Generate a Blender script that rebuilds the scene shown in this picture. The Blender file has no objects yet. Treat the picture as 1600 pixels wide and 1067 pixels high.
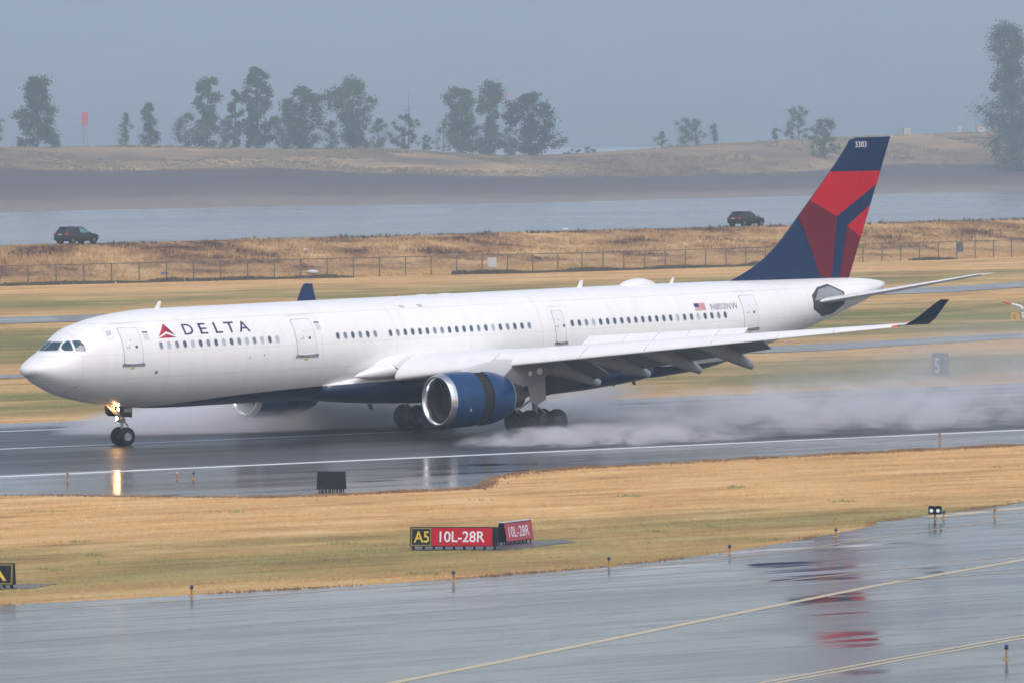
import bpy, bmesh, math
import numpy as np
from mathutils import Vector, Matrix, Euler
rng = np.random.default_rng(7)
sc = bpy.context.scene
col = sc.collection

# ------------------------------------------------------------------ camera
cam = bpy.data.cameras.new('camera')
cam.lens = 238.12
cam.sensor_width = 36.0
cam.clip_start = 1.0
cam.clip_end = 30000.0
camo = bpy.data.objects.new('camera', cam)
col.objects.link(camo)
_f = Vector((0.61376, 0.78879, -0.03292)).normalized()
_u = Vector((0.0260, 0.0218, 0.9994))
_r = _f.cross(_u).normalized()
_u = _r.cross(_f)
camo.matrix_world = Matrix(((_r.x, _u.x, -_f.x, -210.016), (_r.y, _u.y, -_f.y, -314.219), (_r.z, _u.z, -_f.z, 18.245), (0, 0, 0, 1)))
sc.camera = camo

# ------------------------------------------------------------------ sky, sun, exposure
SUN_EL, SUN_AZ = math.radians(52), math.radians(205)
w = bpy.data.worlds.new('World')
sc.world = w
w.use_nodes = True
nt = w.node_tree
nt.nodes.clear()
sky = nt.nodes.new('ShaderNodeTexSky')
sky.sky_type = 'NISHITA'
sky.sun_disc = False
sky.sun_elevation = SUN_EL
sky.sun_rotation = SUN_AZ
sky.air_density = 1.6
sky.dust_density = 3.2
sky.ozone_density = 1.2
hs = nt.nodes.new('ShaderNodeHueSaturation')
hs.inputs['Saturation'].default_value = 0.72
bg = nt.nodes.new('ShaderNodeBackground')
bg.inputs['Strength'].default_value = 0.12
wo = nt.nodes.new('ShaderNodeOutputWorld')
nt.links.new(sky.outputs[0], hs.inputs['Color'])
tint = nt.nodes.new('ShaderNodeMix')
tint.data_type = 'RGBA'
tint.blend_type = 'MULTIPLY'
tint.inputs[0].default_value = 1.0
tint.inputs[7].default_value = (1.0, 0.97, 1.03, 1)
nt.links.new(hs.outputs[0], tint.inputs[6])
nt.links.new(tint.outputs[2], bg.inputs['Color'])
nt.links.new(bg.outputs[0], wo.inputs['Surface'])
sl = bpy.data.lights.new('sun', 'SUN')
sl.energy = 1.0
sl.angle = math.radians(25)
sl.color = (1.0, 0.97, 0.93)
so = bpy.data.objects.new('sun', sl)
col.objects.link(so)
_sd = Vector((math.sin(SUN_AZ) * math.cos(SUN_EL), math.cos(SUN_AZ) * math.cos(SUN_EL), math.sin(SUN_EL)))
so.rotation_euler = (-_sd).to_track_quat('-Z', 'Y').to_euler()
so.location = (-100, -200, 160)
vs = sc.view_settings
vs.view_transform = 'Standard'
vs.look = 'None'
vs.gamma = 1.0
vs.use_curve_mapping = False
vs.exposure = 0.42
cy = sc.cycles
cy.use_denoising = True
cy.max_bounces = 8
cy.diffuse_bounces = 3
cy.glossy_bounces = 4
cy.transmission_bounces = 4
cy.volume_bounces = 4
cy.transparent_max_bounces = 12
cy.volume_max_steps = 256
cy.volume_step_rate = 1.0
cy.use_adaptive_sampling = True
cy.adaptive_threshold = 0.02

# ------------------------------------------------------------------ helpers
def new_obj(name, data, parent=None):
    o = bpy.data.objects.new(name, data)
    col.objects.link(o)
    if parent is not None:
        o.parent = parent
    return o

def empty(name, loc=(0, 0, 0), rz=0.0):
    o = new_obj(name, None)
    o.location = loc
    o.rotation_euler = (0, 0, rz)
    o.empty_display_size = 0.3
    return o

def tag(o, label=None, cat=None, group=None, kind=None):
    if label: o['label'] = label
    if cat: o['category'] = cat
    if group: o['group'] = group
    if kind: o['kind'] = kind
    return o

def mesh(name, V, F, m=None, parent=None, smooth=False, angle=None):
    me = bpy.data.meshes.new(name)
    me.from_pydata([tuple(v) for v in V], [], [tuple(f) for f in F])
    me.validate()
    if smooth:
        me.polygons.foreach_set('use_smooth', [True] * len(me.polygons))
    if m is not None:
        for mm in (m if isinstance(m, (list, tuple)) else [m]):
            me.materials.append(mm)
    o = new_obj(name, me, parent)
    if angle is not None:
        me.polygons.foreach_set('use_smooth', [True] * len(me.polygons))
        me.set_sharp_from_angle(angle=math.radians(angle))
    return o

def fast_mesh(name, V, nper, m=None, parent=None, smooth=False):
    """V: (n, nper, 3) polygons that share no vertices."""
    V = np.ascontiguousarray(V, dtype=np.float32)
    n = V.shape[0]
    me = bpy.data.meshes.new(name)
    me.vertices.add(n * nper)
    me.vertices.foreach_set('co', V.reshape(-1))
    me.loops.add(n * nper)
    me.loops.foreach_set('vertex_index', np.arange(n * nper, dtype=np.int32))
    me.polygons.add(n)
    me.polygons.foreach_set('loop_start', np.arange(0, n * nper, nper, dtype=np.int32))
    me.polygons.foreach_set('loop_total', np.full(n, nper, dtype=np.int32))
    me.update(calc_edges=True)
    if m is not None: me.materials.append(m)
    return new_obj(name, me, parent)

def grid(name, P, m, parent=None, smooth=True):
    """P: (a, b, 3) array of points."""
    a, b = P.shape[:2]
    idx = np.arange(a * b).reshape(a, b)
    F = np.stack([idx[:-1, :-1], idx[1:, :-1], idx[1:, 1:], idx[:-1, 1:]], -1).reshape(-1, 4)
    return mesh(name, P.reshape(-1, 3).tolist(), F.tolist(), m, parent, smooth)

def loft_data(rings, cap=True):
    n = len(rings[0])
    V = [tuple(p) for r in rings for p in r]
    F = []
    for i in range(len(rings) - 1):
        for j in range(n):
            k = (j + 1) % n
            F.append((i * n + j, i * n + k, (i + 1) * n + k, (i + 1) * n + j))
    if cap:
        F.append(tuple(range(n - 1, -1, -1)))
        F.append(tuple(range((len(rings) - 1) * n, len(rings) * n)))
    return V, F

def join(*parts):
    V, F = [], []
    for v, f in parts:
        o = len(V)
        V += list(v)
        F += [tuple(i + o for i in q) for q in f]
    return V, F

def box_data(x0, x1, y0, y1, z0, z1):
    V = [(x0, y0, z0), (x1, y0, z0), (x1, y1, z0), (x0, y1, z0), (x0, y0, z1), (x1, y0, z1), (x1, y1, z1), (x0, y1, z1)]
    F = [(3, 2, 1, 0), (4, 5, 6, 7), (0, 1, 5, 4), (1, 2, 6, 5), (2, 3, 7, 6), (3, 0, 4, 7)]
    return V, F

def tube_data(p0, p1, r0, r1=None, n=10, cap=True):
    r1 = r0 if r1 is None else r1
    p0, p1 = Vector(p0), Vector(p1)
    d = (p1 - p0).normalized()
    a = d.orthogonal().normalized()
    b = d.cross(a)
    R = []
    for p, r in ((p0, r0), (p1, r1)):
        R.append([p + (a * math.cos(t) + b * math.sin(t)) * r for t in (2 * math.pi * k / n for k in range(n))])
    return loft_data(R, cap)

def path_data(pts, rads, n=8):
    R = []
    pts = [Vector(p) for p in pts]
    for i, p in enumerate(pts):
        d = (pts[min(i + 1, len(pts) - 1)] - pts[max(i - 1, 0)]).normalized()
        ref = Vector((0, 1, 0)) if abs(d.y) < 0.9 else Vector((1, 0, 0))
        a = d.cross(ref).normalized()
        b = d.cross(a)
        R.append([p + (a * math.cos(t) + b * math.sin(t)) * rads[i] for t in (2 * math.pi * k / n for k in range(n))])
    return loft_data(R)

def lathe_data(prof, axis='x', n=48, c=(0, 0, 0), closed=False):
    """prof: list of (along, radius)."""
    R = []
    for a, r in prof:
        ring = []
        for k in range(n):
            t = 2 * math.pi * k / n
            u, v = r * math.cos(t), r * math.sin(t)
            p = {'x': (a, u, v), 'y': (u, a, v), 'z': (u, v, a)}[axis]
            ring.append((p[0] + c[0], p[1] + c[1], p[2] + c[2]))
        R.append(ring)
    V, F = loft_data(R, cap=False)
    if closed:
        m = len(prof)
        for j in range(n):
            k = (j + 1) % n
            F.append(((m - 1) * n + j, (m - 1) * n + k, k, j))
    return V, F

def prism_data(poly, axis, a0, a1):
    """poly: 2D points; axis the extrusion axis."""
    def mk(p, a):
        return {'y': (p[0], a, p[1]), 'x': (a, p[0], p[1]), 'z': (p[0], p[1], a)}[axis]
    return loft_data([[mk(p, a0) for p in poly], [mk(p, a1) for p in poly]])

def pchip(X, Y, x):
    X = np.asarray(X, float); Y = np.asarray(Y, float)
    x = np.asarray(x, float)
    h = np.diff(X); d = np.diff(Y) / h
    m = np.zeros(len(X)); m[0] = d[0]; m[-1] = d[-1]
    for i in range(1, len(X) - 1):
        if d[i - 1] * d[i] > 0:
            w1 = 2 * h[i] + h[i - 1]; w2 = h[i] + 2 * h[i - 1]
            m[i] = (w1 + w2) / (w1 / d[i - 1] + w2 / d[i])
    i = np.clip(np.searchsorted(X, x) - 1, 0, len(X) - 2)
    t = (x - X[i]) / h[i]
    return (1 + 2 * t) * (1 - t) ** 2 * Y[i] + t * (1 - t) ** 2 * h[i] * m[i] + t * t * (3 - 2 * t) * Y[i + 1] + t * t * (t - 1) * h[i] * m[i + 1]

def vnoise(x, y, seed=0):
    """smooth value noise, vectorised"""
    x = np.asarray(x, float); y = np.asarray(y, float)
    xi = np.floor(x).astype(np.int64); yi = np.floor(y).astype(np.int64)
    fx = x - xi; fy = y - yi
    fx = fx * fx * (3 - 2 * fx); fy = fy * fy * (3 - 2 * fy)
    def hsh(a, b):
        k = (a * 374761393 + b * 668265263 + seed * 974634777) & 0xffffffff
        k = ((k ^ (k >> 13)) * 1274126177) & 0xffffffff
        return ((k ^ (k >> 16)) & 0xffff) / 65535.0
    return (hsh(xi, yi) * (1 - fx) + hsh(xi + 1, yi) * fx) * (1 - fy) + (hsh(xi, yi + 1) * (1 - fx) + hsh(xi + 1, yi + 1) * fx) * fy

# ------------------------------------------------------------------ materials
class NT:
    def __init__(s, name):
        s.m = bpy.data.materials.new(name)
        s.m.use_nodes = True
        s.t = s.m.node_tree
        s.b = s.t.nodes['Principled BSDF']
        s.out = s.t.nodes['Material Output']
    def n(s, typ, **kw):
        nd = s.t.nodes.new('ShaderNode' + typ)
        for k, v in kw.items(): setattr(nd, k, v)
        return nd
    def set(s, sock, v):
        if isinstance(v, bpy.types.NodeSocket): s.t.links.new(v, sock)
        elif isinstance(v, (tuple, list)) and len(v) == 3 and sock.type == 'RGBA': sock.default_value = (*v, 1)
        else: sock.default_value = v
    def math(s, op, a, b=0.0, c=None, clamp=False):
        nd = s.n('Math', operation=op); nd.use_clamp = clamp
        s.set(nd.inputs[0], a); s.set(nd.inputs[1], b)
        if c is not None: s.set(nd.inputs[2], c)
        return nd.outputs[0]
    def mix(s, f, a, b, typ='MIX'):
        nd = s.n('Mix', data_type='RGBA', blend_type=typ)
        s.set(nd.inputs[0], f); s.set(nd.inputs[6], a); s.set(nd.inputs[7], b)
        return nd.outputs[2]
    def pos(s):
        return s.n('NewGeometry').outputs['Position']
    def obj(s):
        return s.n('TexCoord').outputs['Object']
    def mapping(s, v, scale=(1, 1, 1), loc=(0, 0, 0), rot=(0, 0, 0)):
        nd = s.n('Mapping')
        s.t.links.new(v, nd.inputs[0]); nd.inputs[1].default_value = loc; nd.inputs[2].default_value = rot; nd.inputs[3].default_value = scale
        return nd.outputs[0]
    def noise(s, v, scale, detail=4, rough=0.55, dist=0.0):
        nd = s.n('TexNoise')
        s.t.links.new(v, nd.inputs['Vector'])
        nd.inputs['Scale'].default_value = scale; nd.inputs['Detail'].default_value = detail
        nd.inputs['Roughness'].default_value = rough; nd.inputs['Distortion'].default_value = dist
        return nd.outputs[0]
    def ramp(s, f, stops, mode='LINEAR'):
        nd = s.n('ValToRGB')
        cr = nd.color_ramp; cr.interpolation = mode
        while len(cr.elements) < len(stops): cr.elements.new(0.5)
        for e, (p, c) in zip(cr.elements, stops):
            e.position = p; e.color = (*c, 1) if isinstance(c, (tuple, list)) else (c, c, c, 1)
        s.set(nd.inputs[0], f)
        return nd.outputs[0]
    def maprange(s, v, a, b, c=0.0, d=1.0, smooth=False):
        nd = s.n('MapRange'); nd.clamp = True
        if smooth: nd.interpolation_type = 'SMOOTHSTEP'
        s.set(nd.inputs[0], v)
        for k, q in zip((1, 2, 3, 4), (a, b, c, d)): s.set(nd.inputs[k], q)
        return nd.outputs[0]
    def sep(s, v):
        nd = s.n('SeparateXYZ'); s.t.links.new(v, nd.inputs[0])
        return nd.outputs
    def base(s, color=None, rough=None, metal=None, spec=None, coat=None, emit=None, estr=0.0):
        b = s.b.inputs
        if color is not None: s.set(b['Base Color'], color)
        if rough is not None: s.set(b['Roughness'], rough)
        if metal is not None: s.set(b['Metallic'], metal)
        if spec is not None: s.set(b['Specular IOR Level'], spec)
        if coat is not None:
            s.set(b['Coat Weight'], coat); b['Coat Roughness'].default_value = 0.06
        if emit is not None:
            s.set(b['Emission Color'], emit); b['Emission Strength'].default_value = estr
        return s
    def bump(s, h, strength, dist=0.05):
        nd = s.n('Bump'); nd.inputs['Strength'].default_value = strength; nd.inputs['Distance'].default_value = dist
        s.t.links.new(h, nd.inputs['Height']); s.t.links.new(nd.outputs[0], s.b.inputs['Normal'])

def simple(name, c, rough=0.5, metal=0.0, var=0.12, scale=3.0, coat=None, emit=None, estr=0.0, spec=None):
    k = NT(name)
    n = k.noise(k.obj(), scale, 5, 0.6)
    c2 = tuple(max(0, v * (1 - var)) for v in c); c3 = tuple(min(1, v * (1 + var)) for v in c)
    k.base(k.ramp(n, [(0.3, c2), (0.7, c3)]), rough, metal, spec=spec, coat=coat, emit=emit, estr=estr)
    return k.m

M = {}
NAVY = (0.004, 0.016, 0.065)
# x runs along the runway; local frame of the aircraft is shifted by 32.05
def fuselage_material():
    k = NT('white_fuselage_paint')
    o = k.obj()
    s = k.sep(o)
    xn = k.maprange(s[0], 5 - 32.05, 55 - 32.05)
    st = [(6, 2.40), (7.6, 2.60), (10.6, 2.80), (12.2, 2.93), (13.8, 3.05), (16.4, 3.17), (19, 3.27), (22, 3.36), (27, 3.40), (38, 3.42), (43, 3.28), (46, 3.18), (49.7, 3.33), (52, 3.2)]
    zb = k.ramp(xn, [((x - 5) / 50, (z - 2) / 2) for x, z in st])
    zz = k.math('MULTIPLY_ADD', zb, 2.0, 2.0)
    below = k.maprange(k.math('SUBTRACT', zz, s[2]), -0.006, 0.006)
    # faint streaks and grime drawn down the skin
    dirt = k.noise(k.mapping(o, (1.6, 0.5, 0.35)), 1.4, 7, 0.68)
    wht = k.ramp(dirt, [(0.3, (0.79, 0.79, 0.79)), (0.45, (0.835, 0.835, 0.835)), (0.62, (0.86, 0.86, 0.858))])
    # panel joints round the barrel and along it
    jx = k.math('ABSOLUTE', k.math('SUBTRACT', k.math('FRACT', k.math('MULTIPLY', s[0], 1 / 5.33)), 0.5))
    jl = k.math('MINIMUM', k.math('MULTIPLY', jx, 5.33), k.math('ABSOLUTE', k.math('SUBTRACT', s[2], 4.35)))
    jl = k.math('MINIMUM', jl, k.math('ABSOLUTE', k.math('SUBTRACT', s[2], 5.72)))
    jl = k.math('MINIMUM', jl, k.math('ABSOLUTE', k.math('SUBTRACT', s[2], 7.42)))
    joint = k.maprange(jl, 0.008, 0.03, 0.86, 1.0)
    wht = k.mix(1.0, wht, k.ramp(joint, [(0, 0.0), (1, 1.0)]), 'MULTIPLY')
    k.base(k.mix(below, wht, NAVY), 0.3, coat=0.35)
    return k.m
M['fus'] = fuselage_material()
M['white'] = simple('white_wing_paint', (0.8, 0.805, 0.815), 0.32, var=0.04, scale=1.2, coat=0.3)
M['lgrey'] = simple('light_grey_paint', (0.5, 0.52, 0.54), 0.4, var=0.08, scale=1.5)
M['mgrey'] = simple('mid_grey_paint', (0.26, 0.275, 0.29), 0.45, var=0.12)
M['under'] = simple('shaded_underwing_grey', (0.17, 0.18, 0.195), 0.4, var=0.15, scale=0.8)  # grey paint, darkened to carry the shade and wet under the wing
M['dgrey'] = simple('dark_grey_metal', (0.05, 0.052, 0.058), 0.5, var=0.25)
M['navy'] = simple('navy_paint', (0.002, 0.022, 0.08), 0.35, var=0.1, spec=0.3)
M['blue'] = simple('engine_blue_paint', (0.002, 0.038, 0.13), 0.28, var=0.12, coat=0.15, spec=0.4)
M['red'] = simple('bright_red_paint', (0.48, 0.0, 0.012), 0.35, var=0.06, spec=0.3)
M['dred'] = simple('dark_red_paint', (0.13, 0.003, 0.014), 0.35, var=0.06, spec=0.3)
M['chrome'] = simple('polished_lip_metal', (0.75, 0.76, 0.78), 0.22, 1.0, var=0.06)
M['steel'] = simple('gear_steel', (0.42, 0.43, 0.45), 0.4, 0.6, var=0.15)
M['titan'] = simple('exhaust_metal', (0.10, 0.09, 0.085), 0.45, 0.8, var=0.3)
_k = NT('pylon_shaded_grey')
_s = _k.sep(_k.obj())
_k.base(_k.mix(_k.maprange(_k.math('ADD', _s[0], _k.math('MULTIPLY', _s[2], -1.2)), 27.0 - 32.05 - 5.0, 27.1 - 32.05 - 5.0), (0.58, 0.6, 0.62), (0.16, 0.165, 0.175)), 0.4)  # light grey ahead; underwing shade painted in as dark grey aft
M['pylon'] = _k.m
M['black'] = simple('matt_black', (0.012, 0.013, 0.016), 0.6, var=0.3)
M['rubber'] = simple('tyre_rubber', (0.011, 0.012, 0.015), 0.7, var=0.3, spec=0.25)
M['cascade'] = simple('reverser_black', (0.008, 0.009, 0.011), 0.7, var=0.5, scale=9)
M['glass'] = simple('cockpit_glass', (0.03, 0.075, 0.11), 0.06, var=0.25, scale=2)
M['pane'] = simple('cabin_window_dark', (0.09, 0.10, 0.14), 0.15, var=0.2, scale=6)
M['shade'] = simple('cabin_window_shade', (0.46, 0.49, 0.55), 0.3, var=0.1, scale=6)
M['rim'] = simple('window_rim', (0.63, 0.65, 0.68), 0.35, var=0.05)
M['letter'] = simple('indigo_lettering', (0.035, 0.035, 0.11), 0.35, var=0.1)
M['logo1'] = simple('logo_red', (0.5, 0.012, 0.04), 0.35, var=0.08)
M['logo2'] = simple('logo_dark_red', (0.24, 0.012, 0.035), 0.35, var=0.08)
M['yellow'] = simple('yellow_paint', (0.62, 0.38, 0.03), 0.45, var=0.12)
M['orange'] = simple('amber_post_paint', (0.42, 0.20, 0.06), 0.5, var=0.15)
M['seam'] = simple('door_seam', (0.30, 0.31, 0.34), 0.5, var=0.1)
M['textwhite'] = simple('white_lettering', (0.75, 0.75, 0.76), 0.45, var=0.06)
M['lamp'] = simple('lit_landing_lamp', (0.9, 0.6, 0.3), 0.2, emit=(1.0, 0.52, 0.2), estr=110.0)
M['navlight'] = simple('red_navigation_lamp', (0.6, 0.02, 0.02), 0.2, emit=(1.0, 0.03, 0.02), estr=1.2)

# ------------------------------------------------------------------ terrain shape
def fence_y(x): return 252.5 + np.maximum(0, np.asarray(x, float) - 240) * 0.19
def road_y(x): return 263.5 + 0.195 * (np.asarray(x, float) - 173.5)
def ground_z(x, y):
    x = np.asarray(x, float); y = np.asarray(y, float)
    yf = fence_y(x); yr = np.maximum(road_y(x), yf + 9)
    t = np.clip((y - 110) / (yf - 110), 0, 1)
    z = 1.8 * t * t * (3 - 2 * t)
    s = np.clip((y - yf - 1.5) / (yr - yf - 1.5), 0, 1)
    z = np.where(y > yf, 1.8 + 3.7 * s ** 1.15, z)
    bump_ = (vnoise(x * 0.45, y * 0.45, 3) - 0.5) * 0.5 * np.sin(np.pi * np.clip(s, 0, 1))
    z = z + np.where(y > yf, bump_, 0)
    d = np.clip((y - yr - 9.0) / 34, 0, 1)
    z = np.where(y > yr, 5.5 - 12.5 * d, z)
    return z

def ground_mat(blades=False):
    k = NT('dry_grass_blades' if blades else 'dry_airfield_grass')
    p = k.pos()
    s = k.sep(p)
    big = k.noise(k.mapping(p, (0.018, 0.06, 0.05)), 1.0, 4, 0.55)
    mid = k.noise(k.mapping(p, (0.10, 0.35, 0.3)), 1.0, 6, 0.62)
    fine = k.noise(k.mapping(p, (1.2, 2.2, 2.0)), 1.0, 6, 0.7)
    wob = k.math('MULTIPLY_ADD', k.math('SUBTRACT', big, 0.5), 26.0, s[1])
    wob = k.math('MULTIPLY_ADD', k.math('SUBTRACT', mid, 0.5), 14.0, wob)
    # how green the sward is, by distance across the field (0 dry .. 1 green)
    yy = k.maprange(wob, -110, 300)
    Y = lambda y: (y + 110) / 410
    g = k.ramp(yy, [(Y(-105), 0.12), (Y(-97), 0.3), (Y(-90), 0.6), (Y(-80), 0.62), (Y(-72), 0.2), (Y(-66), 0.0), (Y(-37), 0.0), (Y(30), 0.05), (Y(36), 0.55), (Y(52), 0.95), (Y(68), 0.75), (Y(80), 0.15), (Y(102), 0.25), (Y(118), 0.8),
                     (Y(150), 0.85), (Y(166), 0.4), (Y(172), 0.1), (Y(196), 0.25), (Y(206), 0.8), (Y(220), 0.65), (Y(232), 0.05), (Y(250), 0.0), (Y(256), 0.3), (Y(262), 0.1), (Y(290), 0.1)])
    patch_ = k.noise(k.mapping(p, (0.035, 0.09, 0.1), (11, 5, 0)), 1.0, 5, 0.62)
    green = k.math('ADD', k.math('MULTIPLY', g, k.maprange(patch_, 0.35, 0.58, 0.4, 1.35)), k.math('MULTIPLY', k.math('SUBTRACT', mid, 0.5), 0.45), clamp=True)
    dry = k.ramp(mid, [(0.29, (0.31, 0.165, 0.07)), (0.40, (0.51, 0.30, 0.125)), (0.54, (0.64, 0.395, 0.17)), (0.70, (0.72, 0.50, 0.27))])
    grn = k.ramp(mid, [(0.25, (0.13, 0.12, 0.045)), (0.5, (0.175, 0.18, 0.06)), (0.75, (0.31, 0.275, 0.105))])
    c = k.mix(k.math('MULTIPLY', green, 0.95), dry, grn)
    streak = k.noise(k.mapping(p, (0.03, 0.9, 0.5)), 1.0, 4, 0.6)
    c = k.mix(1.0, c, k.ramp(streak, [(0.32, (0.80, 0.79, 0.76)), (0.5, (1.0, 1.0, 1.0)), (0.7, (1.13, 1.12, 1.12))]), 'MULTIPLY')
    # clumps on the bank below the road are browner
    lev = k.maprange(s[2], 1.9, 2.9)
    lv = k.noise(k.mapping(p, (0.09, 0.22, 0.5)), 1.0, 6, 0.66)
    levc = k.ramp(lv, [(0.36, (0.08, 0.055, 0.045)), (0.42, (0.22, 0.13, 0.08)), (0.50, (0.41, 0.255, 0.13)), (0.64, (0.58, 0.40, 0.20))])
    c = k.mix(lev, c, levc)
    c = k.mix(1.0, c, k.ramp(fine, [(0.22, (0.62, 0.59, 0.56)), (0.42, (0.95, 0.95, 0.94)), (0.6, (1.04, 1.04, 1.04)), (0.8, (1.18, 1.17, 1.15))]), 'MULTIPLY')
    k.base(c, 0.9, spec=0.15)
    if blades:
        up = k.n('CombineXYZ'); up.inputs[2].default_value = 1.0
        k.t.links.new(up.outputs[0], k.b.inputs['Normal'])
    else:
        k.bump(fine, 0.22, 0.08)
    return k.m
M['grass'] = ground_mat()
M['blades'] = M['grass']

def pavement_mat(name, wet_lo, wet_hi, runway):
    k = NT(name)
    p = k.pos()
    s = k.sep(p)
    fine = k.noise(p, 2.2, 7, 0.7)
    str1 = k.noise(k.mapping(p, (0.035, 0.30, 1)), 1.0, 6, 0.6, 0.3)
    str2 = k.noise(k.mapping(p, (0.10, 0.9, 1), (40, 13, 0)), 1.0, 5, 0.62)
    pud = k.noise(k.mapping(p, (0.05, 0.16, 1), (7, 3, 0)), 1.0, 6, 0.6, 0.6)
    if runway:
        # grooved, rubbered centre against the smoother shoulders
        d = k.math('ABSOLUTE', k.math('SUBTRACT', s[1], 0.5))
        sh = k.maprange(d, 20.5, 24.5, 0, 1, True)
        basec = k.mix(sh, (0.030, 0.030, 0.034), (0.052, 0.054, 0.060))
        rub = k.maprange(k.math('ABSOLUTE', k.math('SUBTRACT', d, 5.5)), 1.0, 5.0, 0.55, 1.0, True)
        basec = k.mix(1.0, basec, k.ramp(k.math('MULTIPLY', rub, k.maprange(str2, 0.2, 0.8, 0.75, 1.15)), [(0, 0.0), (1, 1.0)]), 'MULTIPLY')
        r0 = k.math('MULTIPLY_ADD', sh, -0.27, 0.46)
        wetm = k.maprange(str1, 0.42, 0.62, 0, 1, True)
        basec = k.mix(k.math('MULTIPLY', k.maprange(str2, 0.52, 0.62, 0, 0.8, True), sh), basec, (0.012, 0.012, 0.015))
        r = k.math('SUBTRACT', r0, k.math('MULTIPLY', wetm, 0.08))
        pm = k.math('MULTIPLY', k.maprange(pud, 0.56, 0.62, 0, 1, True), sh)
        r = k.math('MULTIPLY', r, k.math('SUBTRACT', 1.0, k.math('MULTIPLY', pm, 0.6)))
    else:
        basec = k.ramp(str1, [(0.34, (0.02, 0.021, 0.025)), (0.46, (0.055, 0.057, 0.064)), (0.56, (0.075, 0.077, 0.085)), (0.68, (0.12, 0.122, 0.13))])
        wetm = k.math('MULTIPLY', k.maprange(str2, 0.40, 0.60, 0, 1, True), k.maprange(pud, 0.38, 0.55, 0.15, 1.0, True))
        r = k.math('MULTIPLY_ADD', wetm, wet_lo - wet_hi, wet_hi)
        pm = k.maprange(pud, 0.55, 0.60, 0, 1, True)
        r = k.math('MULTIPLY', r, k.math('SUBTRACT', 1.0, k.math('MULTIPLY', pm, 0.7)))
    c = k.mix(1.0, basec, k.ramp(fine, [(0.2, (0.75, 0.75, 0.75)), (0.8, (1.2, 1.2, 1.2))]), 'MULTIPLY')
    k.base(c, r, spec=0.5)
    k.b.inputs['IOR'].default_value = 1.42
    return k.m
M['runway'] = pavement_mat('wet_grooved_runway', 0.1, 0.3, True)
M['taxi'] = pavement_mat('wet_taxiway_concrete', 0.06, 0.20, False)

def paint_mat(name, c, rough=0.25, wear=0.5):
    k = NT(name)
    p = k.pos()
    n = k.noise(k.mapping(p, (0.8, 2.5, 1)), 1.2, 6, 0.7)
    a = k.maprange(n, wear - 0.12, wear + 0.02, 0.25, 1.0)
    k.base(k.mix(a, (0.07, 0.07, 0.075), c), rough, spec=0.5)
    return k.m
M['pwhite'] = paint_mat('white_runway_paint', (0.78, 0.8, 0.82), 0.4, 0.36)
M['pwhite2'] = paint_mat('worn_white_runway_paint', (0.48, 0.52, 0.56), 0.4, 0.42)
M['pyellow'] = paint_mat('yellow_taxi_paint', (0.56, 0.42, 0.21), 0.3, 0.42)
M['pyellow2'] = paint_mat('faded_yellow_taxi_paint', (0.42, 0.31, 0.16), 0.3, 0.46)
M['patch'] = paint_mat('pale_concrete_strip', (0.17, 0.17, 0.18), 0.22, 0.2)

# ------------------------------------------------------------------ ground sheet
gx = np.concatenate([[-850, -600, -420], np.arange(-300, 120, 20), np.arange(120, 380, 2.5), np.arange(400, 700, 40), [800, 1000, 1400]])
rows = []
gyt = [('a', -850), ('a', -500), ('a', -300), ('a', -160), ('a', -80), ('a', 0), ('a', 60), ('a', 110)] + [('f', t) for t in np.linspace(0.1, 1, 10)] + [('l', t) for t in np.linspace(0.04, 1, 18)] + [('r', 4), ('r', 8.8), ('r', 9.2), ('r', 20), ('r', 32), ('r', 43.5), ('r', 60)]
P = np.zeros((len(gx), len(gyt), 3))
yf = fence_y(gx); yr = np.maximum(road_y(gx), yf + 9)
for j, (kk, v) in enumerate(gyt):
    y = {'a': lambda: np.full(len(gx), float(v)), 'f': lambda: 110 + (yf - 110) * v, 'l': lambda: yf + (yr - yf) * v, 'r': lambda: yr + v}[kk]()
    P[:, j, 0] = gx; P[:, j, 1] = y; P[:, j, 2] = ground_z(gx, y)
tag(grid('ground', P, M['grass']), kind='structure')

def sheet(name, pts, m, z=0.01, drape=False, nx=1, kind='structure', parent=None):
    """pts: list of (x, y_near, y_far)"""
    V = []; F = []
    for i, (x, a, b) in enumerate(pts):
        for y in (a, b):
            V.append((x, y, (float(ground_z(x, y)) if drape else 0) + z))
    for i in range(len(pts) - 1):
        F.append((2 * i, 2 * i + 2, 2 * i + 3, 2 * i + 1))
    o = mesh(name, V, F, m, parent)
    if kind: tag(o, kind=kind)
    return o

NE = [(-500, -37.5), (-30, -37.3), (-26.5, -37.8), (-24, -41), (-21.7, -44.4), (-18.7, -48.0), (-15.5, -48.7), (-12.8, -48.8), (-9.5, -49.3), (-7.2, -49.3), (-5, -48.0), (-3.2, -46), (-1.6, -44), (0, -42.4), (2.9, -40.1), (6, -38.6), (9.4, -37.7), (18.7, -37), (28, -36.4), (60, -36.0), (500, -36)]
TE_ = [(-500, -101.5), (-68, -100.7), (-54, -101.4), (-47.6, -101.2), (-40.2, -100), (-35, -98.5), (-30.6, -96.6), (-25.6, -94.2), (-21.1, -91.6), (-16, -88.6), (-12.6, -86.4), (-10.4, -84.2), (-6.5, -82.8), (-2.7, -81), (1, -79.4), (5, -77.2), (30, -62), (60, -50), (500, -50)]
nex, ney = np.array(NE).T
tex, tey = np.array(TE_).T
rx = np.unique(np.concatenate([nex, np.linspace(-30, 30, 61)]))
sheet('runway', [(x, float(np.interp(x, nex, ney)), 28.0) for x in rx], M['runway'], 0.012)
tx = np.unique(np.concatenate([tex, np.linspace(-60, 10, 71)]))
sheet('taxiway', [(x, -480.0, float(np.interp(x, tex, tey))) for x in tx], M['taxi'], 0.012)
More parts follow.
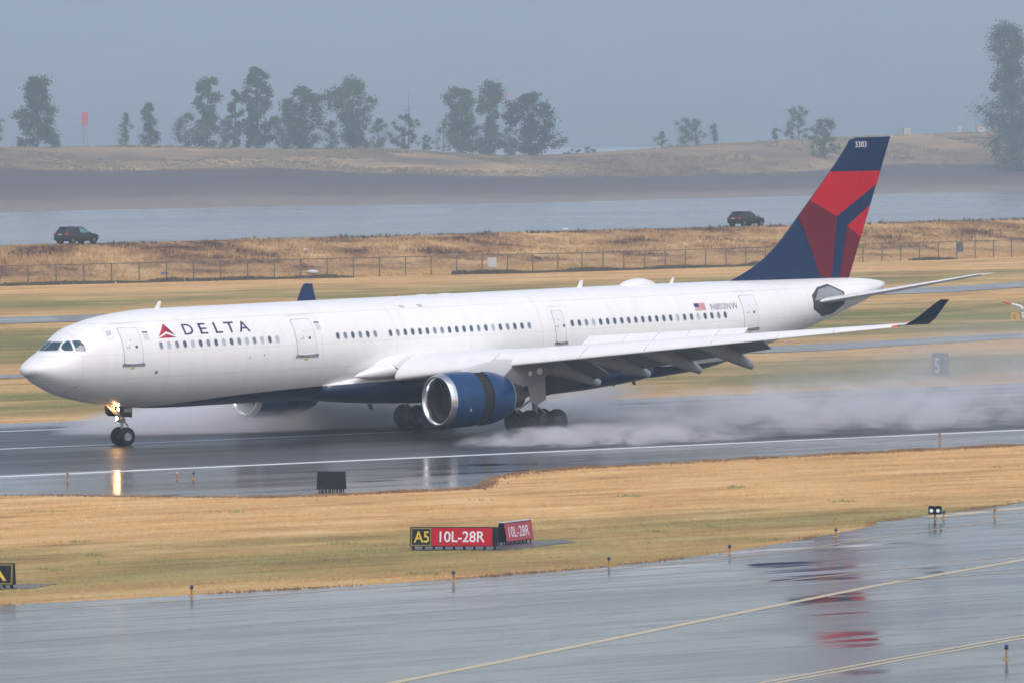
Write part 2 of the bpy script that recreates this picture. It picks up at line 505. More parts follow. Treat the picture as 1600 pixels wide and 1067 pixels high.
sheet('far_taxiway', [(x, float(np.interp(x, [-300, 114, 229, 247, 600], [170, 174.2, 181.1, 188, 230])), float(np.interp(x, [-300, 121, 239, 256, 600], [181, 184.5, 191.7, 199, 241]))) for x in np.linspace(-250, 560, 60)], M['runway'], 0.05, True)
sheet('service_road', [(x, float(np.interp(x, [-300, 57, 129, 162, 500], [92, 88.7, 85.5, 95.9, 170])), float(np.interp(x, [-300, 60, 139, 172, 500], [97, 93.8, 97, 106.7, 182]))) for x in np.linspace(-250, 480, 60)], M['runway'], 0.04, True)
sheet('levee_road', [(x, float(max(road_y(x), fence_y(x) + 9)) + 0.4, float(max(road_y(x), fence_y(x) + 9)) + 8.6) for x in np.linspace(-200, 700, 120)], M['taxi'], 0.05, True)

# painted markings
def line(name, pts, w, m, z=0.018):
    V = []; F = []
    for i, (x, y) in enumerate(pts):
        a = pts[max(i - 1, 0)]; b = pts[min(i + 1, len(pts) - 1)]
        d = Vector((b[0] - a[0], b[1] - a[1])).normalized()
        nrm = Vector((-d.y, d.x)) * (w / 2)
        V += [(x + nrm.x, y + nrm.y, z), (x - nrm.x, y - nrm.y, z)]
    for i in range(len(pts) - 1):
        F.append((2 * i, 2 * i + 1, 2 * i + 3, 2 * i + 2))
    return tag(mesh(name, V, F, m), kind='structure')
def dense(pts, n=10):
    out = []
    for (a, b), (c, d) in zip(pts[:-1], pts[1:]):
        for k in range(n): out.append((a + (c - a) * k / n, b + (d - b) * k / n))
    return out + [pts[-1]]
line('runway_edge_line', [(-400, -23.4), (500, -23.0)], 0.9, M['pwhite'])
line('runway_edge_line', [(-400, 19.2), (500, 19.4)], 0.9, M['pwhite2'])
for x0 in (-64, 36 - 60, 62.0, 123.0):
    line('runway_centre_line', [(x0, 1.35), (x0 + 52, 1.45)], 0.9, M['pwhite2'])
line('runway_marking_stripe', [(77, 14.1), (140, 14.4)], 1.0, M['pwhite'])
A_ = [(-140, -171), (-100, -151), (-78.3, -138.8), (-69.9, -134.1), (-53.7, -124.7), (-38.3, -115.9), (-22.7, -107.9), (40, -80)]
line('taxiway_centre_line', dense(A_), 0.42, M['pyellow'])
B_ = [(-120, -171), (-69.3, -147.1), (-60.5, -143.0), (-50.8, -138.6), (40, -98)]
for dy in (-0.28, 0.28):
    line('taxiway_edge_line', dense([(x, y + dy) for x, y in B_]), 0.24, M['pyellow'])
C_ = [(-200, -104.2), (-61.4, -103.5), (-48.5, -102.6), (-40, -101.3), (-32.9, -99.4), (-26, -97), (-19.6, -93.8), (-3.2, -86.3), (30, -71)]
line('taxiway_edge_line', dense(C_), 0.22, M['pyellow2'])
line('taxiway_lead_line', dense([(-40, -111.5), (-33.0, -109.3), (-20.8, -105.7), (30, -86)]), 0.22, M['pyellow2'])
line('taxiway_seam_strip', dense([(-400, -109.5), (-73, -108.6), (-40, -108.4), (-20, -107.8)]), 1.6, M['patch'], 0.016)
line('taxiway_seam_strip', dense([(-400, -117), (-78, -116.0), (-43.5, -113.3), (-28, -112.2), (20, -108)]), 0.5, M['patch'], 0.016)
line('taxiway_lead_line', dense([(-36, -114.0), (-27.9, -113.4), (10, -110)]), 0.2, M['pyellow2'])
for a, b, c, d in ((-6.2, -82.6, -4.4, -82.2), (-4.2, -82.0, -1.6, -81.4), (-0.6, -80.9, 2.2, -80.2)):
    line('faded_paint_patch', [(a, b - 0.5), (c, d - 0.5)], 1.1, M['pyellow'])

# ------------------------------------------------------------------ water, far bank, hills
def water_mat():
    k = NT('river_water')
    p = k.pos()
    r = k.noise(k.mapping(p, (0.03, 0.06, 1), (0, 0, 0), (0, 0, 0.9)), 1.0, 6, 0.65)
    b = k.noise(k.mapping(p, (0.006, 0.014, 1), (0, 0, 0), (0, 0, 0.66)), 1.0, 4, 0.6)
    k.base((0.185, 0.195, 0.22), k.ramp(b, [(0.35, 0.22), (0.65, 0.36)]), spec=0.5)
    k.b.inputs['IOR'].default_value = 1.333
    k.bump(r, 0.04, 0.3)
    return k.m
M['water'] = water_mat()
tag(mesh('water', [(-840, 275, -5), (6850, 275, -5), (6850, 7850, -5), (-840, 7850, -5)], [(0, 1, 2, 3)], M['water']), kind='structure')

def bank_mat():
    k = NT('island_bank')
    p = k.pos()
    s = k.sep(p)
    at = k.n('Attribute'); at.attribute_name = 'mud'
    big = k.noise(k.mapping(p, (0.006, 0.02, 0.05), (0, 0, 0), (0, 0, -0.25)), 1.0, 5, 0.6)
    mid = k.noise(k.mapping(p, (0.03, 0.07, 0.2)), 1.0, 6, 0.65)
    fine = k.noise(k.mapping(p, (0.2, 0.3, 0.3)), 1.0, 5, 0.7)
    gr = k.ramp(k.math('ADD', k.math('MULTIPLY', big, 0.55), k.math('MULTIPLY', mid, 0.45)), [(0.38, (0.12, 0.10, 0.07)), (0.47, (0.24, 0.165, 0.095)), (0.56, (0.40, 0.275, 0.14)), (0.68, (0.52, 0.37, 0.2))])
    md = k.ramp(k.math('ADD', k.math('MULTIPLY', at.outputs['Fac'], 0.75), k.math('MULTIPLY', mid, 0.25)), [(0.1, (0.24, 0.20, 0.155)), (0.32, (0.19, 0.155, 0.125)), (0.45, (0.115, 0.088, 0.078)), (0.7, (0.075, 0.056, 0.052)), (0.9, (0.09, 0.07, 0.06))])
    m = k.maprange(k.math('ADD', at.outputs['Fac'], k.math('MULTIPLY', k.math('SUBTRACT', mid, 0.5), 0.06)), 0.985, 1.01)
    c = k.mix(m, md, gr)
    c = k.mix(1.0, c, k.ramp(fine, [(0.25, (0.7, 0.7, 0.7)), (0.75, (1.2, 1.2, 1.2))]), 'MULTIPLY')
    k.base(c, 0.85, spec=0.2)
    return k.m
M['bank'] = bank_mat()
U_ = np.arange(-200, 1801, 200)
WL = np.array([(700, 1114), (748.8, 1129.9), (803.7, 1152), (846.1, 1153.5), (885.9, 1149.6), (926.6, 1145.6), (986.4, 1164), (1049.7, 1183.4), (1116.7, 1204), (1164.6, 1200.3), (1225.8, 1209.3)])
MB = np.array([(759.7, 1207.4, 5.4), (810.1, 1222.1, 5.0), (866.6, 1242.8, 4.0), (910.7, 1243.1, 4.5), (952, 1237.8, 2.3), (994.3, 1232.5, 1.2), (1055.8, 1249.7, 0.5), (1120.7, 1267.8, 0.3), (1189.4, 1287.2, 2.5), (1238.9, 1282.2, 1.5), (1301.8, 1289.9, 0.8)])
TP = np.array([(803.1, 1275.3, 11.0), (854.6, 1289.1, 10.7), (912.4, 1308.9, 10.5), (957.7, 1308.2, 9.7), (1000.2, 1302.1, 9.1), (1043.7, 1295.8, 6.6), (1106.4, 1312, 7.9), (1172.6, 1329.3, 10.2), (1242.4, 1347.8, 11.5), (1293.2, 1341.9, 12.6), (1357.2, 1348.7, 12.6)])
us = np.linspace(-200, 1800, 201)
def ip(A, k): return pchip(U_, A[:, k], us)
nU = len(us)
bank_rows = []; mud = []
wlx, wly = ip(WL, 0), ip(WL, 1)
mb = [ip(MB, k) for k in range(3)]
tp = [ip(TP, k) for k in range(3)]
for t in np.concatenate([[-0.12], np.linspace(0, 1, 9)]):
    zz = -5 + (mb[2] + 5) * (np.sign(t) * abs(t) ** 1.25)
    bank_rows.append(np.stack([wlx + (mb[0] - wlx) * t, wly + (mb[1] - wly) * t, zz + (0.35 * (vnoise(us * 0.04, t * 7 + us * 0, 5) - 0.5) if t > 0 else 0)], 1)); mud.append(np.full(nU, max(t, 0)) * 0.97)
for t in np.linspace(0, 1, 12)[1:]:
    e = (1 - (1 - t) ** 1.5)
    zz = mb[2] + (tp[2] - mb[2]) * e + (vnoise(us * 0.03 + 9, us * 0 + t * 4, 8) - 0.5) * 1.1 * math.sin(math.pi * t)
    bank_rows.append(np.stack([mb[0] + (tp[0] - mb[0]) * t, mb[1] + (tp[1] - mb[1]) * t, zz], 1)); mud.append(np.full(nU, 1.02 + t * 0.02))
dirv = np.array([0.57, 0.82])
for d, dz in ((25, 0.2), (60, -0.2), (110, -2.0), (160, -7.0)):
    bank_rows.append(np.stack([tp[0] + dirv[0] * d, tp[1] + dirv[1] * d, tp[2] + dz if d < 150 else np.full(nU, -7.0)], 1)); mud.append(np.full(nU, 1.05))
BR = np.array(bank_rows)
bk = grid('far_bank', np.transpose(BR, (1, 0, 2)), M['bank'])
at_ = bk.data.attributes.new('mud', 'FLOAT', 'POINT')
at_.data.foreach_set('value', np.array(mud).T.reshape(-1).astype(np.float32))
tag(bk, kind='structure')
BPX, BPY, BPZ = BR[..., 0].ravel(), BR[..., 1].ravel(), BR[..., 2].ravel()
def bank_z(x, y):
    d = (BPX - x) ** 2 + (BPY - y) ** 2
    i = np.argsort(d)[:4]
    wgt = 1 / (d[i] + 0.01)
    return float((BPZ[i] * wgt).sum() / wgt.sum())

M['hill'] = simple('wooded_hill', (0.035, 0.05, 0.035), 0.9, var=0.5, scale=0.01)
hu = np.linspace(-2300, 2300, 231)
HP = []
for d, z in ((5200, -8), (5260, 8), (5700, 40), (6300, 110), (7000, 190), (7600, 245)):
    x = -210 + 0.6138 * d + 0.7888 * hu; y = -314 + 0.7888 * d - 0.6138 * hu
    zz = z * (0.8 + 0.4 * vnoise(hu * 0.0022 + 3, hu * 0 + d * 0.001, 21)) + (vnoise(hu * 0.03, hu * 0 + d * 0.02, 4) * 10 if z > 0 else 0)
    HP.append(np.stack([x, y, np.minimum(zz, 285)], 1))
tag(grid('far_hills', np.transpose(np.array(HP), (1, 0, 2)), M['hill']), kind='structure')

# ================================================================== the airliner
TH = 0.0177
X0 = 32.05
jet = empty('airliner', (X0, 0, 0))
jet.rotation_euler = (0, -TH, 0)
tag(jet, 'large white twin engine airliner with red and navy tail on the wet runway', 'airliner')

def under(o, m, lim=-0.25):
    """darker grey with shade painted in, for the faces that look down"""
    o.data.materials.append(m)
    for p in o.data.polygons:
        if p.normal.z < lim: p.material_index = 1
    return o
def AM(name, VF, m, parent=jet, smooth=False, angle=None):
    V, F = VF
    return mesh(name, [(v[0] - X0, v[1], v[2]) for v in V], F, m, parent, smooth, angle)

FX = [0, .03, .12, .3, .6, 1.0, 1.5, 2.2, 3, 4, 5, 6.5, 8.5, 11, 42, 44.5, 46.7, 48.9, 51, 54, 57.4, 60.1, 62, 63.2, 63.6]
FT = [5.0, 5.12, 5.22, 5.34, 5.54, 5.8, 6.07, 6.6, 7.18, 7.5, 7.72, 7.92, 8.06, 8.07, 8.07, 8.06, 8.05, 8.03, 8.0, 7.96, 7.91, 7.86, 7.75, 7.58, 7.47]
FB = [4.9, 4.82, 4.72, 4.64, 4.45, 4.14, 3.87, 3.53, 3.27, 3.03, 2.84, 2.65, 2.48, 2.43, 2.43, 2.46, 2.6, 2.84, 3.3, 4.1, 5.0, 5.85, 6.45, 7.0, 7.25]
FW = [.06, .22, .46, .74, 1.04, 1.32, 1.58, 1.86, 2.1, 2.34, 2.52, 2.68, 2.79, 2.82, 2.82, 2.82, 2.79, 2.7, 2.54, 2.15, 1.6, 1.1, .72, .4, .14]
def sec(x):
    a, b, ww = float(pchip(FX, FT, x)), float(pchip(FX, FB, x)), float(pchip(FX, FW, x))
    return (a + b) / 2, (a - b) / 2, ww
def fus_pt(x, z, side=-1, off=0.006):
    c, h, ww = sec(x)
    s = max(0.0, 1 - ((z - c) / h) ** 2)
    y = ww * math.sqrt(s)
    n = Vector((0, y / ww ** 2, (z - c) / h ** 2)).normalized()
    return (x, side * (y + n.y * off), z + n.z * off)
def front_pt(y, z, off=0.006):
    lo, hi = 0.05, 9.0
    for _ in range(40):
        m = (lo + hi) / 2
        c, h, ww = sec(m)
        inside = abs(z - c) < h and ww * math.sqrt(max(0, 1 - ((z - c) / h) ** 2)) > abs(y)
        if inside: hi = m
        else: lo = m
    return (hi - off * 1.5, y * 1.004, z + off)

fxs = np.unique(np.concatenate([np.linspace(0, 1, 26) ** 2 * 3, np.linspace(3, 12, 28), np.linspace(12, 42, 61), np.linspace(42, 63.6, 61)]))
NR = 88
rings = []
for x in fxs:
    c, h, ww = sec(x)
    rings.append([(x, ww * math.cos(t), c + h * math.sin(t)) for t in (2 * math.pi * k / NR for k in range(NR))])
fus = AM('fuselage', loft_data(rings), M['fus'], smooth=True)

def decal(name, V2, F2, mp, m, parent=jet, cut_z=0.12, cut_x=None):
    """flat (a, b) polygons cut into strips and laid onto a curved skin by mp(a, b)."""
    bm = bmesh.new()
    vs_ = [bm.verts.new((a, 0, b)) for a, b in V2]
    for f in F2:
        try: bm.faces.new([vs_[i] for i in f])
        except ValueError: pass
    bs = [b for _, b in V2]; as_ = [a for a, _ in V2]
    bmesh.ops.triangulate(bm, faces=bm.faces[:])
    if cut_z:
        z = min(bs) + cut_z
        while z < max(bs) - 1e-4:
            bmesh.ops.bisect_plane(bm, geom=bm.verts[:] + bm.edges[:] + bm.faces[:], plane_co=(0, 0, z), plane_no=(0, 0, 1)); z += cut_z
    if cut_x:
        x = min(as_) + cut_x
        while x < max(as_) - 1e-4:
            bmesh.ops.bisect_plane(bm, geom=bm.verts[:] + bm.edges[:] + bm.faces[:], plane_co=(x, 0, 0), plane_no=(1, 0, 0)); x += cut_x
    for v in bm.verts:
        p = mp(v.co.x, v.co.z)
        v.co = (p[0] - X0, p[1], p[2])
    me = bpy.data.meshes.new(name)
    bm.to_mesh(me); bm.free()
    me.materials.append(m)
    me.polygons.foreach_set('use_smooth', [True] * len(me.polygons))
    return new_obj(name, me, parent)

def text_mesh(txt, bold=0.0, space=1.0):
    cu = bpy.data.curves.new('txt', 'FONT')
    cu.body = txt; cu.size = 1.0; cu.space_character = space; cu.offset = bold; cu.resolution_u = 4
    o = new_obj('txt', cu)
    bpy.context.view_layer.update()
    dg = bpy.context.evaluated_depsgraph_get()
    me = bpy.data.meshes.new_from_object(o.evaluated_get(dg))
    V = np.array([v.co[:2] for v in me.vertices]); F = [tuple(p.vertices) for p in me.polygons]
    bpy.data.objects.remove(o); bpy.data.curves.remove(cu); bpy.data.meshes.remove(me)
    return V, F
def fit_text(txt, a0, a1, b0, b1, bold=0.0, space=1.0):
    V, F = text_mesh(txt, bold, space)
    lo, hi = V.min(0), V.max(0)
    V = (V - lo) / (hi - lo) * [a1 - a0, b1 - b0] + [a0, b0]
    return [tuple(v) for v in V], F

skin = lambda x, z: fus_pt(x, z, -1, 0.006)
skin2 = lambda x, z: fus_pt(x, z, -1, 0.012)
skin3 = lambda x, z: fus_pt(x, z, -1, 0.018)

# --- airline titles: five letters and the red emblem
for ch, a, b in (('D', 9.37, 10.05), ('E', 10.48, 11.0), ('L', 11.52, 12.02), ('T', 12.28, 12.96), ('A', 13.17, 13.93)):
    V, F = fit_text(ch, a, b, 6.60, 7.19, 0.012)
    tag(decal('title_letter', V, F, skin, M['letter'], fus), 'indigo capital letter %s of the airline title' % ch)
emb = decal('emblem', [(8.22, 7.27), (7.58, 6.56), (8.20, 6.84)], [(0, 1, 2)], skin, M['logo1'], jet, 0.1)
for nm, V, F, mm in (('emblem_facet', [(8.22, 7.27), (8.20, 6.84), (8.73, 6.60)], [(0, 1, 2)], 'logo2'), ('emblem_facet', [(8.18, 6.70), (7.55, 6.49), (8.18, 6.49)], [(0, 1, 2)], 'logo1'), ('emblem_facet', [(8.18, 6.70), (8.18, 6.49), (8.76, 6.50)], [(0, 1, 2)], 'logo2')):
    decal(nm, V, F, skin, M[mm], emb, 0.1)
tag(emb, 'red folded triangle emblem ahead of the title')
V, F = fit_text('N803NW', 47.75, 49.88, 6.42, 6.79, 0.0, 1.12)
tag(decal('registration_lettering', V, F, skin, M['letter']), 'dark registration N803NW near the rear door')
fl = decal('flag', [(46.5, 6.44), (47.34, 6.44), (47.34, 6.86), (46.5, 6.86)], [(0, 1, 2, 3)], skin, M['textwhite'])
for i in range(7):
    b = 6.44 + i * 0.42 / 6.5
    a0 = 46.5 if i < 3 else 46.86
    decal('flag_stripe', [(a0, b), (47.34, b), (47.34, b + 0.0323), (a0, b + 0.0323)], [(0, 1, 2, 3)], skin2, M['logo1'], fl, None)
decal('flag_canton', [(46.5, 6.634), (46.86, 6.634), (46.86, 6.86), (46.5, 6.86)], [(0, 1, 2, 3)], skin2, M['letter'], fl)

# --- cabin windows: shared meshes, one object each
def oval(w_, h_, n=20, e=2.6):
    return [(w_ / 2 * math.copysign(abs(math.cos(t)) ** (2 / e), math.cos(t)), h_ / 2 * math.copysign(abs(math.sin(t)) ** (2 / e), math.sin(t))) for t in (2 * math.pi * k / n for k in range(n))]
def window_mesh(name, pane):
    me = bpy.data.meshes.new(name)
    o1, o2 = oval(0.31, 0.47), oval(0.235, 0.385)
    V = [(a, 0.004, b) for a, b in o1] + [(a, -0.006, b) for a, b in o2] + [(a, 0.003, b) for a, b in o2]
    n = len(o1)
    F = [(i, (i + 1) % n, n + (i + 1) % n, n + i) for i in range(n)] + [tuple(range(2 * n, 3 * n))]
    me.from_pydata(V, [], F)
    me.materials.append(M['rim']); me.materials.append(pane)
    me.polygons[-1].material_index = 1
    return me
WDK, WSH = window_mesh('cabin_window', M['pane']), window_mesh('cabin_window', M['shade'])
M['pane2'] = simple('cabin_window_grey', (0.22, 0.24, 0.29), 0.15, var=0.25, scale=5)
WMD = window_mesh('cabin_window', M['pane2'])
groups = [(7.612, 16, 'mlmDlDmDlDmlmlDl'), (19.878, 6, 'DmDmDm'), (23.640, 20, 'DmDDDDmmDDDDmDlDmDDm'), (36.982, 23, 'DDmlDDDDDDDDDDDlDDlDDmD')]
for x0, n, pat in groups:
    for k in range(n):
        x = x0 + k * 0.5334
        z = 6.105
        p = fus_pt(x, z, -1, 0.008)
        c, h, ww = sec(x)
        o = new_obj('cabin_window', {'D': WDK, 'm': WMD, 'l': WSH}[pat[k]], fus)
        o.location = (p[0] - X0, p[1], p[2])
        o.rotation_euler = (-math.atan2((z - c) / h ** 2, abs(p[1]) / ww ** 2), 0, 0)

# --- cockpit glazing
def pane2d(name, pts, mp, m, parent):
    return decal(name, pts, [tuple(range(len(pts)))], mp, m, parent, 0.09, 0.1)
pilot = [[(1.99, 6.2), (2.15, 6.37), (2.36, 6.51), (2.46, 6.52), (2.36, 6.02), (2.0, 6.03), (1.965, 6.12)], [(2.57, 6.53), (2.87, 6.54), (3.0, 6.28), (2.97, 6.0), (2.50, 6.0)]]
for side in (-1, 1):
    fr = [(side * 0.05, 6.03), (side * 0.92, 6.06), (side * 0.72, 6.465), (side * 0.05, 6.46)]
    grow = [(side * 0.015, 5.99), (side * 0.985, 6.02), (side * 0.76, 6.505), (side * 0.015, 6.50)]
    o = pane2d('windscreen', grow, lambda a, b: front_pt(a, b, 0.006), M['seam'], jet)
    pane2d('windscreen_glass', fr, lambda a, b: front_pt(a, b, 0.014), M['glass'], o)
    for q in pilot:
        cx = sum(a for a, _ in q) / len(q); cz = sum(b for _, b in q) / len(q)
        g_ = [(cx + (a - cx) * 1.09, cz + (b - cz) * 1.09) for a, b in q]
        o = pane2d('cockpit_side_window', g_, lambda a, b: fus_pt(a, b, side, 0.006), M['seam'], jet)
        pane2d('side_window_glass', q, lambda a, b: fus_pt(a, b, side, 0.014), M['glass'], o)
for y0, y1, z1 in ((-0.25, -0.62, 6.33), (0.2, 0.5, 6.3)):
    a = front_pt(y0, 6.02, 0.03); b = front_pt(y1, z1, 0.035)
    AM('windscreen_wiper', tube_data(a, b, 0.012, n=6), M['black'])

# --- doors
def door(x0, x1, z0, z1, lean=0.0, sill=True, label=None):
    r = 0.12
    def outline(e):
        a0, a1, b0, b1 = x0 - e, x1 + e, z0 - e, z1 + e
        pts = []
        for cx, cz, t0 in ((a1 - r, b1 - r, 0), (a0 + r, b1 - r, 90), (a0 + r, b0 + r, 180), (a1 - r, b0 + r, 270)):
            for k in range(5):
                t = math.radians(t0 + 22.5 * k)
                pts.append((cx + r * math.cos(t), cz + r * math.sin(t)))
        return [(a + lean * (b - z0), b) for a, b in pts]
    o1, o2 = outline(0.028), outline(0.0)
    n = len(o1)
    d = decal('cabin_door', o2, [tuple(range(n))], lambda a, b: fus_pt(a, b, -1, 0.016), M['whitedoor'], jet)
    decal('door_seam', o1, [tuple(range(n))], skin, M['seam'], d)
    cx = (x0 + x1) / 2
    ov = [(cx + 0.27 + a * 0.55, z0 + 0.93 + b * 0.36) for a, b in oval(0.3, 0.46, 12)]
    decal('door_window', ov, [tuple(range(12))], lambda a, b: fus_pt(a, b, -1, 0.022), M['pane'], d)
    for bx0, bx1, bz0, bz1, mm in ((-0.16, -0.12, 0.85, 1.06, 'seam'), (-0.36, -0.22, 0.88, 0.93, 'seam'), (-0.1, 0.02, 1.28, 1.31, 'seam')):
        decal('door_handle', [(cx + bx0, z0 + bz0), (cx + bx1, z0 + bz0), (cx + bx1, z0 + bz1), (cx + bx0, z0 + bz1)], [(0, 1, 2, 3)], lambda a, b: fus_pt(a, b, -1, 0.021), M[mm], d, None)
    e = 0.13
    sl_ = [(x0 - e, z0 - 0.15), (x1 + e, z0 - 0.15), (x1 + e, z0 + 0.02), (x1 + 0.03, z0 + 0.02), (x1 - 0.02, z0 - 0.08), (x0 + 0.02, z0 - 0.08), (x0 - 0.03, z0 + 0.02), (x0 - e, z0 + 0.02)]
    decal('door_sill', sl_, [(0, 1, 5, 6, 7), (1, 2, 3, 4, 5)], lambda a, b: fus_pt(a, b, -1, 0.028), M['mgrey'], d, None)
    decal('door_placard', [(cx - 0.22, z0 - 0.30), (cx + 0.05, z0 - 0.30), (cx + 0.05, z0 - 0.21), (cx - 0.22, z0 - 0.21)], [(0, 1, 2, 3)], skin, M['yellow'], d, None)
    decal('rain_gutter', [(x0 - 0.25, z1 + 0.22), (x1 + 0.25, z1 + 0.25), (x1 + 0.25, z1 + 0.275), (x0 - 0.25, z1 + 0.245)], [(0, 1, 2, 3)], lambda a, b: fus_pt(a, b, -1, 0.02), M['rim'], d, None, 0.25)
    return d
M['whitedoor'] = simple('white_door_paint', (0.80, 0.80, 0.81), 0.3, var=0.04, scale=1.2, coat=0.3)
door(5.16, 6.34, 5.16, 7.12, 0.04)
door(16.93, 18.28, 5.14, 7.12, 0.0)
door(35.68, 36.42, 5.05, 6.86, 0.0)
door(50.22, 51.40, 5.24, 7.16, 0.02)
for x, z, s_ in ((6.78, 6.72, 1.0), (18.62, 6.78, 1.0)):
    o = decal('door_notice', [(x - 0.13, z - 0.30), (x + 0.2, z - 0.30), (x + 0.2, z + 0.1), (x - 0.13, z + 0.1)], [(0, 1, 2, 3)], skin, M['rim'])
    decal('notice_band', [(x - 0.15, z + 0.1), (x + 0.2, z + 0.1), (x + 0.2, z + 0.17), (x - 0.15, z + 0.17)], [(0, 1, 2, 3)], skin2, M['letter'], o)
ring_o, ring_i = oval(0.62, 0.62, 28, 2), oval(0.55, 0.55, 28, 2)
V = [(4.62 + a, 6.86 + b) for a, b in ring_o + ring_i]
seal_ = decal('round_seal', V, [(i, (i + 1) % 28, 28 + (i + 1) % 28, 28 + i) for i in range(28)], skin, M['rim'], jet, None)
V, F = [], []
for i in range(4):
    a = 4.46 + i * 0.075
    V += [(a, 6.72 + 0.02 * i), (a + 0.04, 6.72 + 0.02 * i), (a + 0.10, 7.0), (a + 0.06, 7.0)]; F.append((4 * i, 4 * i + 1, 4 * i + 2, 4 * i + 3))
decal('seal_strokes', V, F, skin, M['seam'], seal_, None)
ov = [(7.22 + a, 4.63 + b) for a, b in oval(0.24, 0.24, 16, 2)]
o = decal('static_port', ov, [tuple(range(16))], skin, M['rim'])
decal('port_face', [(7.22 + a, 4.63 + b) for a, b in oval(0.19, 0.19, 16, 2)], [tuple(range(16))], skin2, M['mgrey'], o, None)
for x in (25.24, 26.56):
    decal('roof_hatch_plate', [(x - 0.16, 7.46), (x + 0.2, 7.46), (x + 0.16, 7.62), (x - 0.2, 7.62)], [(0, 1, 2, 3)], skin, M['patchtan'] if 'patchtan' in M else M.setdefault('patchtan', simple('tan_patch', (0.55, 0.53, 0.47), 0.5)), jet, None)
for x, z in ((13.55, 5.1), (14.55, 5.2), (2.45, 3.92), (2.2, 3.62)):
    decal('skin_marking', [(x, z), (x + 0.07, z), (x + 0.07, z + 0.12), (x, z + 0.12)] if x > 5 else [(x, z), (x + 0.16, z + 0.05), (x + 0.16, z + 0.09), (x, z + 0.06)], [(0, 1, 2, 3)], skin, M['yellow'] if x > 5 else M['mgrey'], jet, None)

# --- antennas, dome
def blade(x, z, h, c, sweep, m):
    R = []
    for t in (0, 1):
        cc = c * (1 - 0.45 * t)
        R.append([(x + sweep * t + cc * (u - 0.5), (0.02 - 0.012 * t) * math.sin(math.pi * u) * s, z + h * t) for u, s in ((0, 1), (0.35, 1), (1, 1), (0.35, -1))])
    return AM('blade_antenna', loft_data(R), m)
blade(9.22, 8.03, 0.42, 0.36, 0.2, M['white'])
blade(39.7, 8.03, 0.45, 0.42, 0.2, M['white'])
blade(46.72, 8.0, 0.36, 0.34, 0.18, M['white'])
for x in (42.0, 43.6, 24.0): blade(x, 1.95 if x < 30 else 2.42, -0.32, 0.34, 0.18, M['dgrey'])
R = []
for k in range(13):
    t = k / 12
    ww = max(0.02, math.sin(math.pi * min(1, t * 1.0)) ** 0.6)
    xx = 42.65 + 3.0 * t
    R.append([(xx, 0.62 * ww * math.cos(a), 7.93 + 0.50 * (ww if t < 0.42 else ww ** 1.25) * math.sin(a)) for a in (math.pi * j / 12 for j in range(13))])
AM('satellite_dome', loft_data(R), M['white'], smooth=True)
AM('beacon', lathe_data([(8.02, 0.11), (8.09, 0.10), (8.13, 0.05), (8.135, 0.001)], 'z', 14, (26.1, 0, 0)), M['logo1'], smooth=True)
for x in (28.0, 29.6): AM('roof_fairing', lathe_data([(8.04, 0.42), (8.08, 0.36), (8.1, 0.2), (8.105, 0.001)], 'z', 18, (x, 0, 0)), M['white'], smooth=True)

# --- belly fairing
R = []
for x in np.linspace(19.2, 43.5, 50):
    t = (x - 19.2) / 24.3
    e = min(1, math.sin(math.pi * min(0.5, t * 1.25)) ** 0.75 if t < 0.4 else (1 if t < 0.62 else math.cos(math.pi / 2 * (t - 0.62) / 0.38) ** 0.85))
    e = max(e, 0.02)
    ww = 2.15 + 1.2 * e
    zb = 2.46 - 0.62 * e
    zt = 3.6 + 0.9 * e
    c = (zt + zb) / 2; h = (zt - zb) / 2
    R.append([(x, ww * math.copysign(abs(math.cos(a)) ** 0.78, math.cos(a)), c + h * math.copysign(abs(math.sin(a)) ** 0.85, math.sin(a))) for a in (2 * math.pi * k / 56 for k in range(56))])
bf = AM('belly_fairing', loft_data(R), M['fus'], smooth=True)

# --- wing
def af(u, tc, camber=0.015):
    """airfoil upper / lower ordinates at chord fraction u"""
    yt = 5 * tc * (0.2969 * math.sqrt(max(u, 0)) - 0.126 * u - 0.3516 * u * u + 0.2843 * u ** 3 - 0.1036 * u ** 4)
    yc = camber * math.sin(math.pi * u)
    return yc + yt, yc - yt * 0.85
def wing_at(y):
    y = abs(y)
    xle = 23.25 + 0.689 * (y - 4)
    zle = 4.28 + 0.0862 * (y - 4)
    xte = 33.4 + 0.09 * (y - 3) if y < 9.6 else 33.99 + 0.397 * (y - 9.6)
    tc = float(np.interp(y, [2, 9.6, 29], [0.145, 0.115, 0.10]))
    inc = math.radians(float(np.interp(y, [2, 9.6, 29], [3.2, 1.2, -1.0])))
    return xle, zle, xte - xle, tc, inc
def wing_pt(y, u, zo):
    """chord fraction u and ordinate zo (in chords) -> body x, z"""
    xle, zle, c, tc, inc = wing_at(y)
    a, b = u * c, zo * c
    return xle + a * math.cos(inc) + b * math.sin(inc), zle - a * math.sin(inc) + b * math.cos(inc)
def wing_ring(y, side, u1, n=16, slatted=False):
    _, _, c, tc, _ = wing_at(y)
    up = [(u1 * (1 - math.cos(math.pi / 2 * k / n)) ** 1.0) for k in range(n + 1)]
    if slatted:
        zq = af(0.15, tc)[0] * 0.94; zl = af(0.07, tc)[1]
        def fu(u): return (0.05 + u * (0.10 / 0.15), zl * 0.6 + (zq - zl * 0.6) * math.sqrt(u / 0.15)) if u < 0.15 else (u, af(u, tc)[0])
        def fl(u): return (0.05 + u * (0.10 / 0.15), zl * 0.6 + (af(0.15, tc)[1] - zl * 0.6) * math.sqrt(u / 0.15)) if u < 0.15 else (u, af(u, tc)[1])
        pts = [fu(u) for u in reversed(up)] + [fl(u) for u in up[1:]]
    else:
        pts = [(u, af(u, tc)[0]) for u in reversed(up)] + [(u, af(u, tc)[1]) for u in up[1:]]
    return [(*[v for v in (lambda q: (q[0], side * abs(y), q[1]))(wing_pt(y, u, z))],) for u, z in pts]
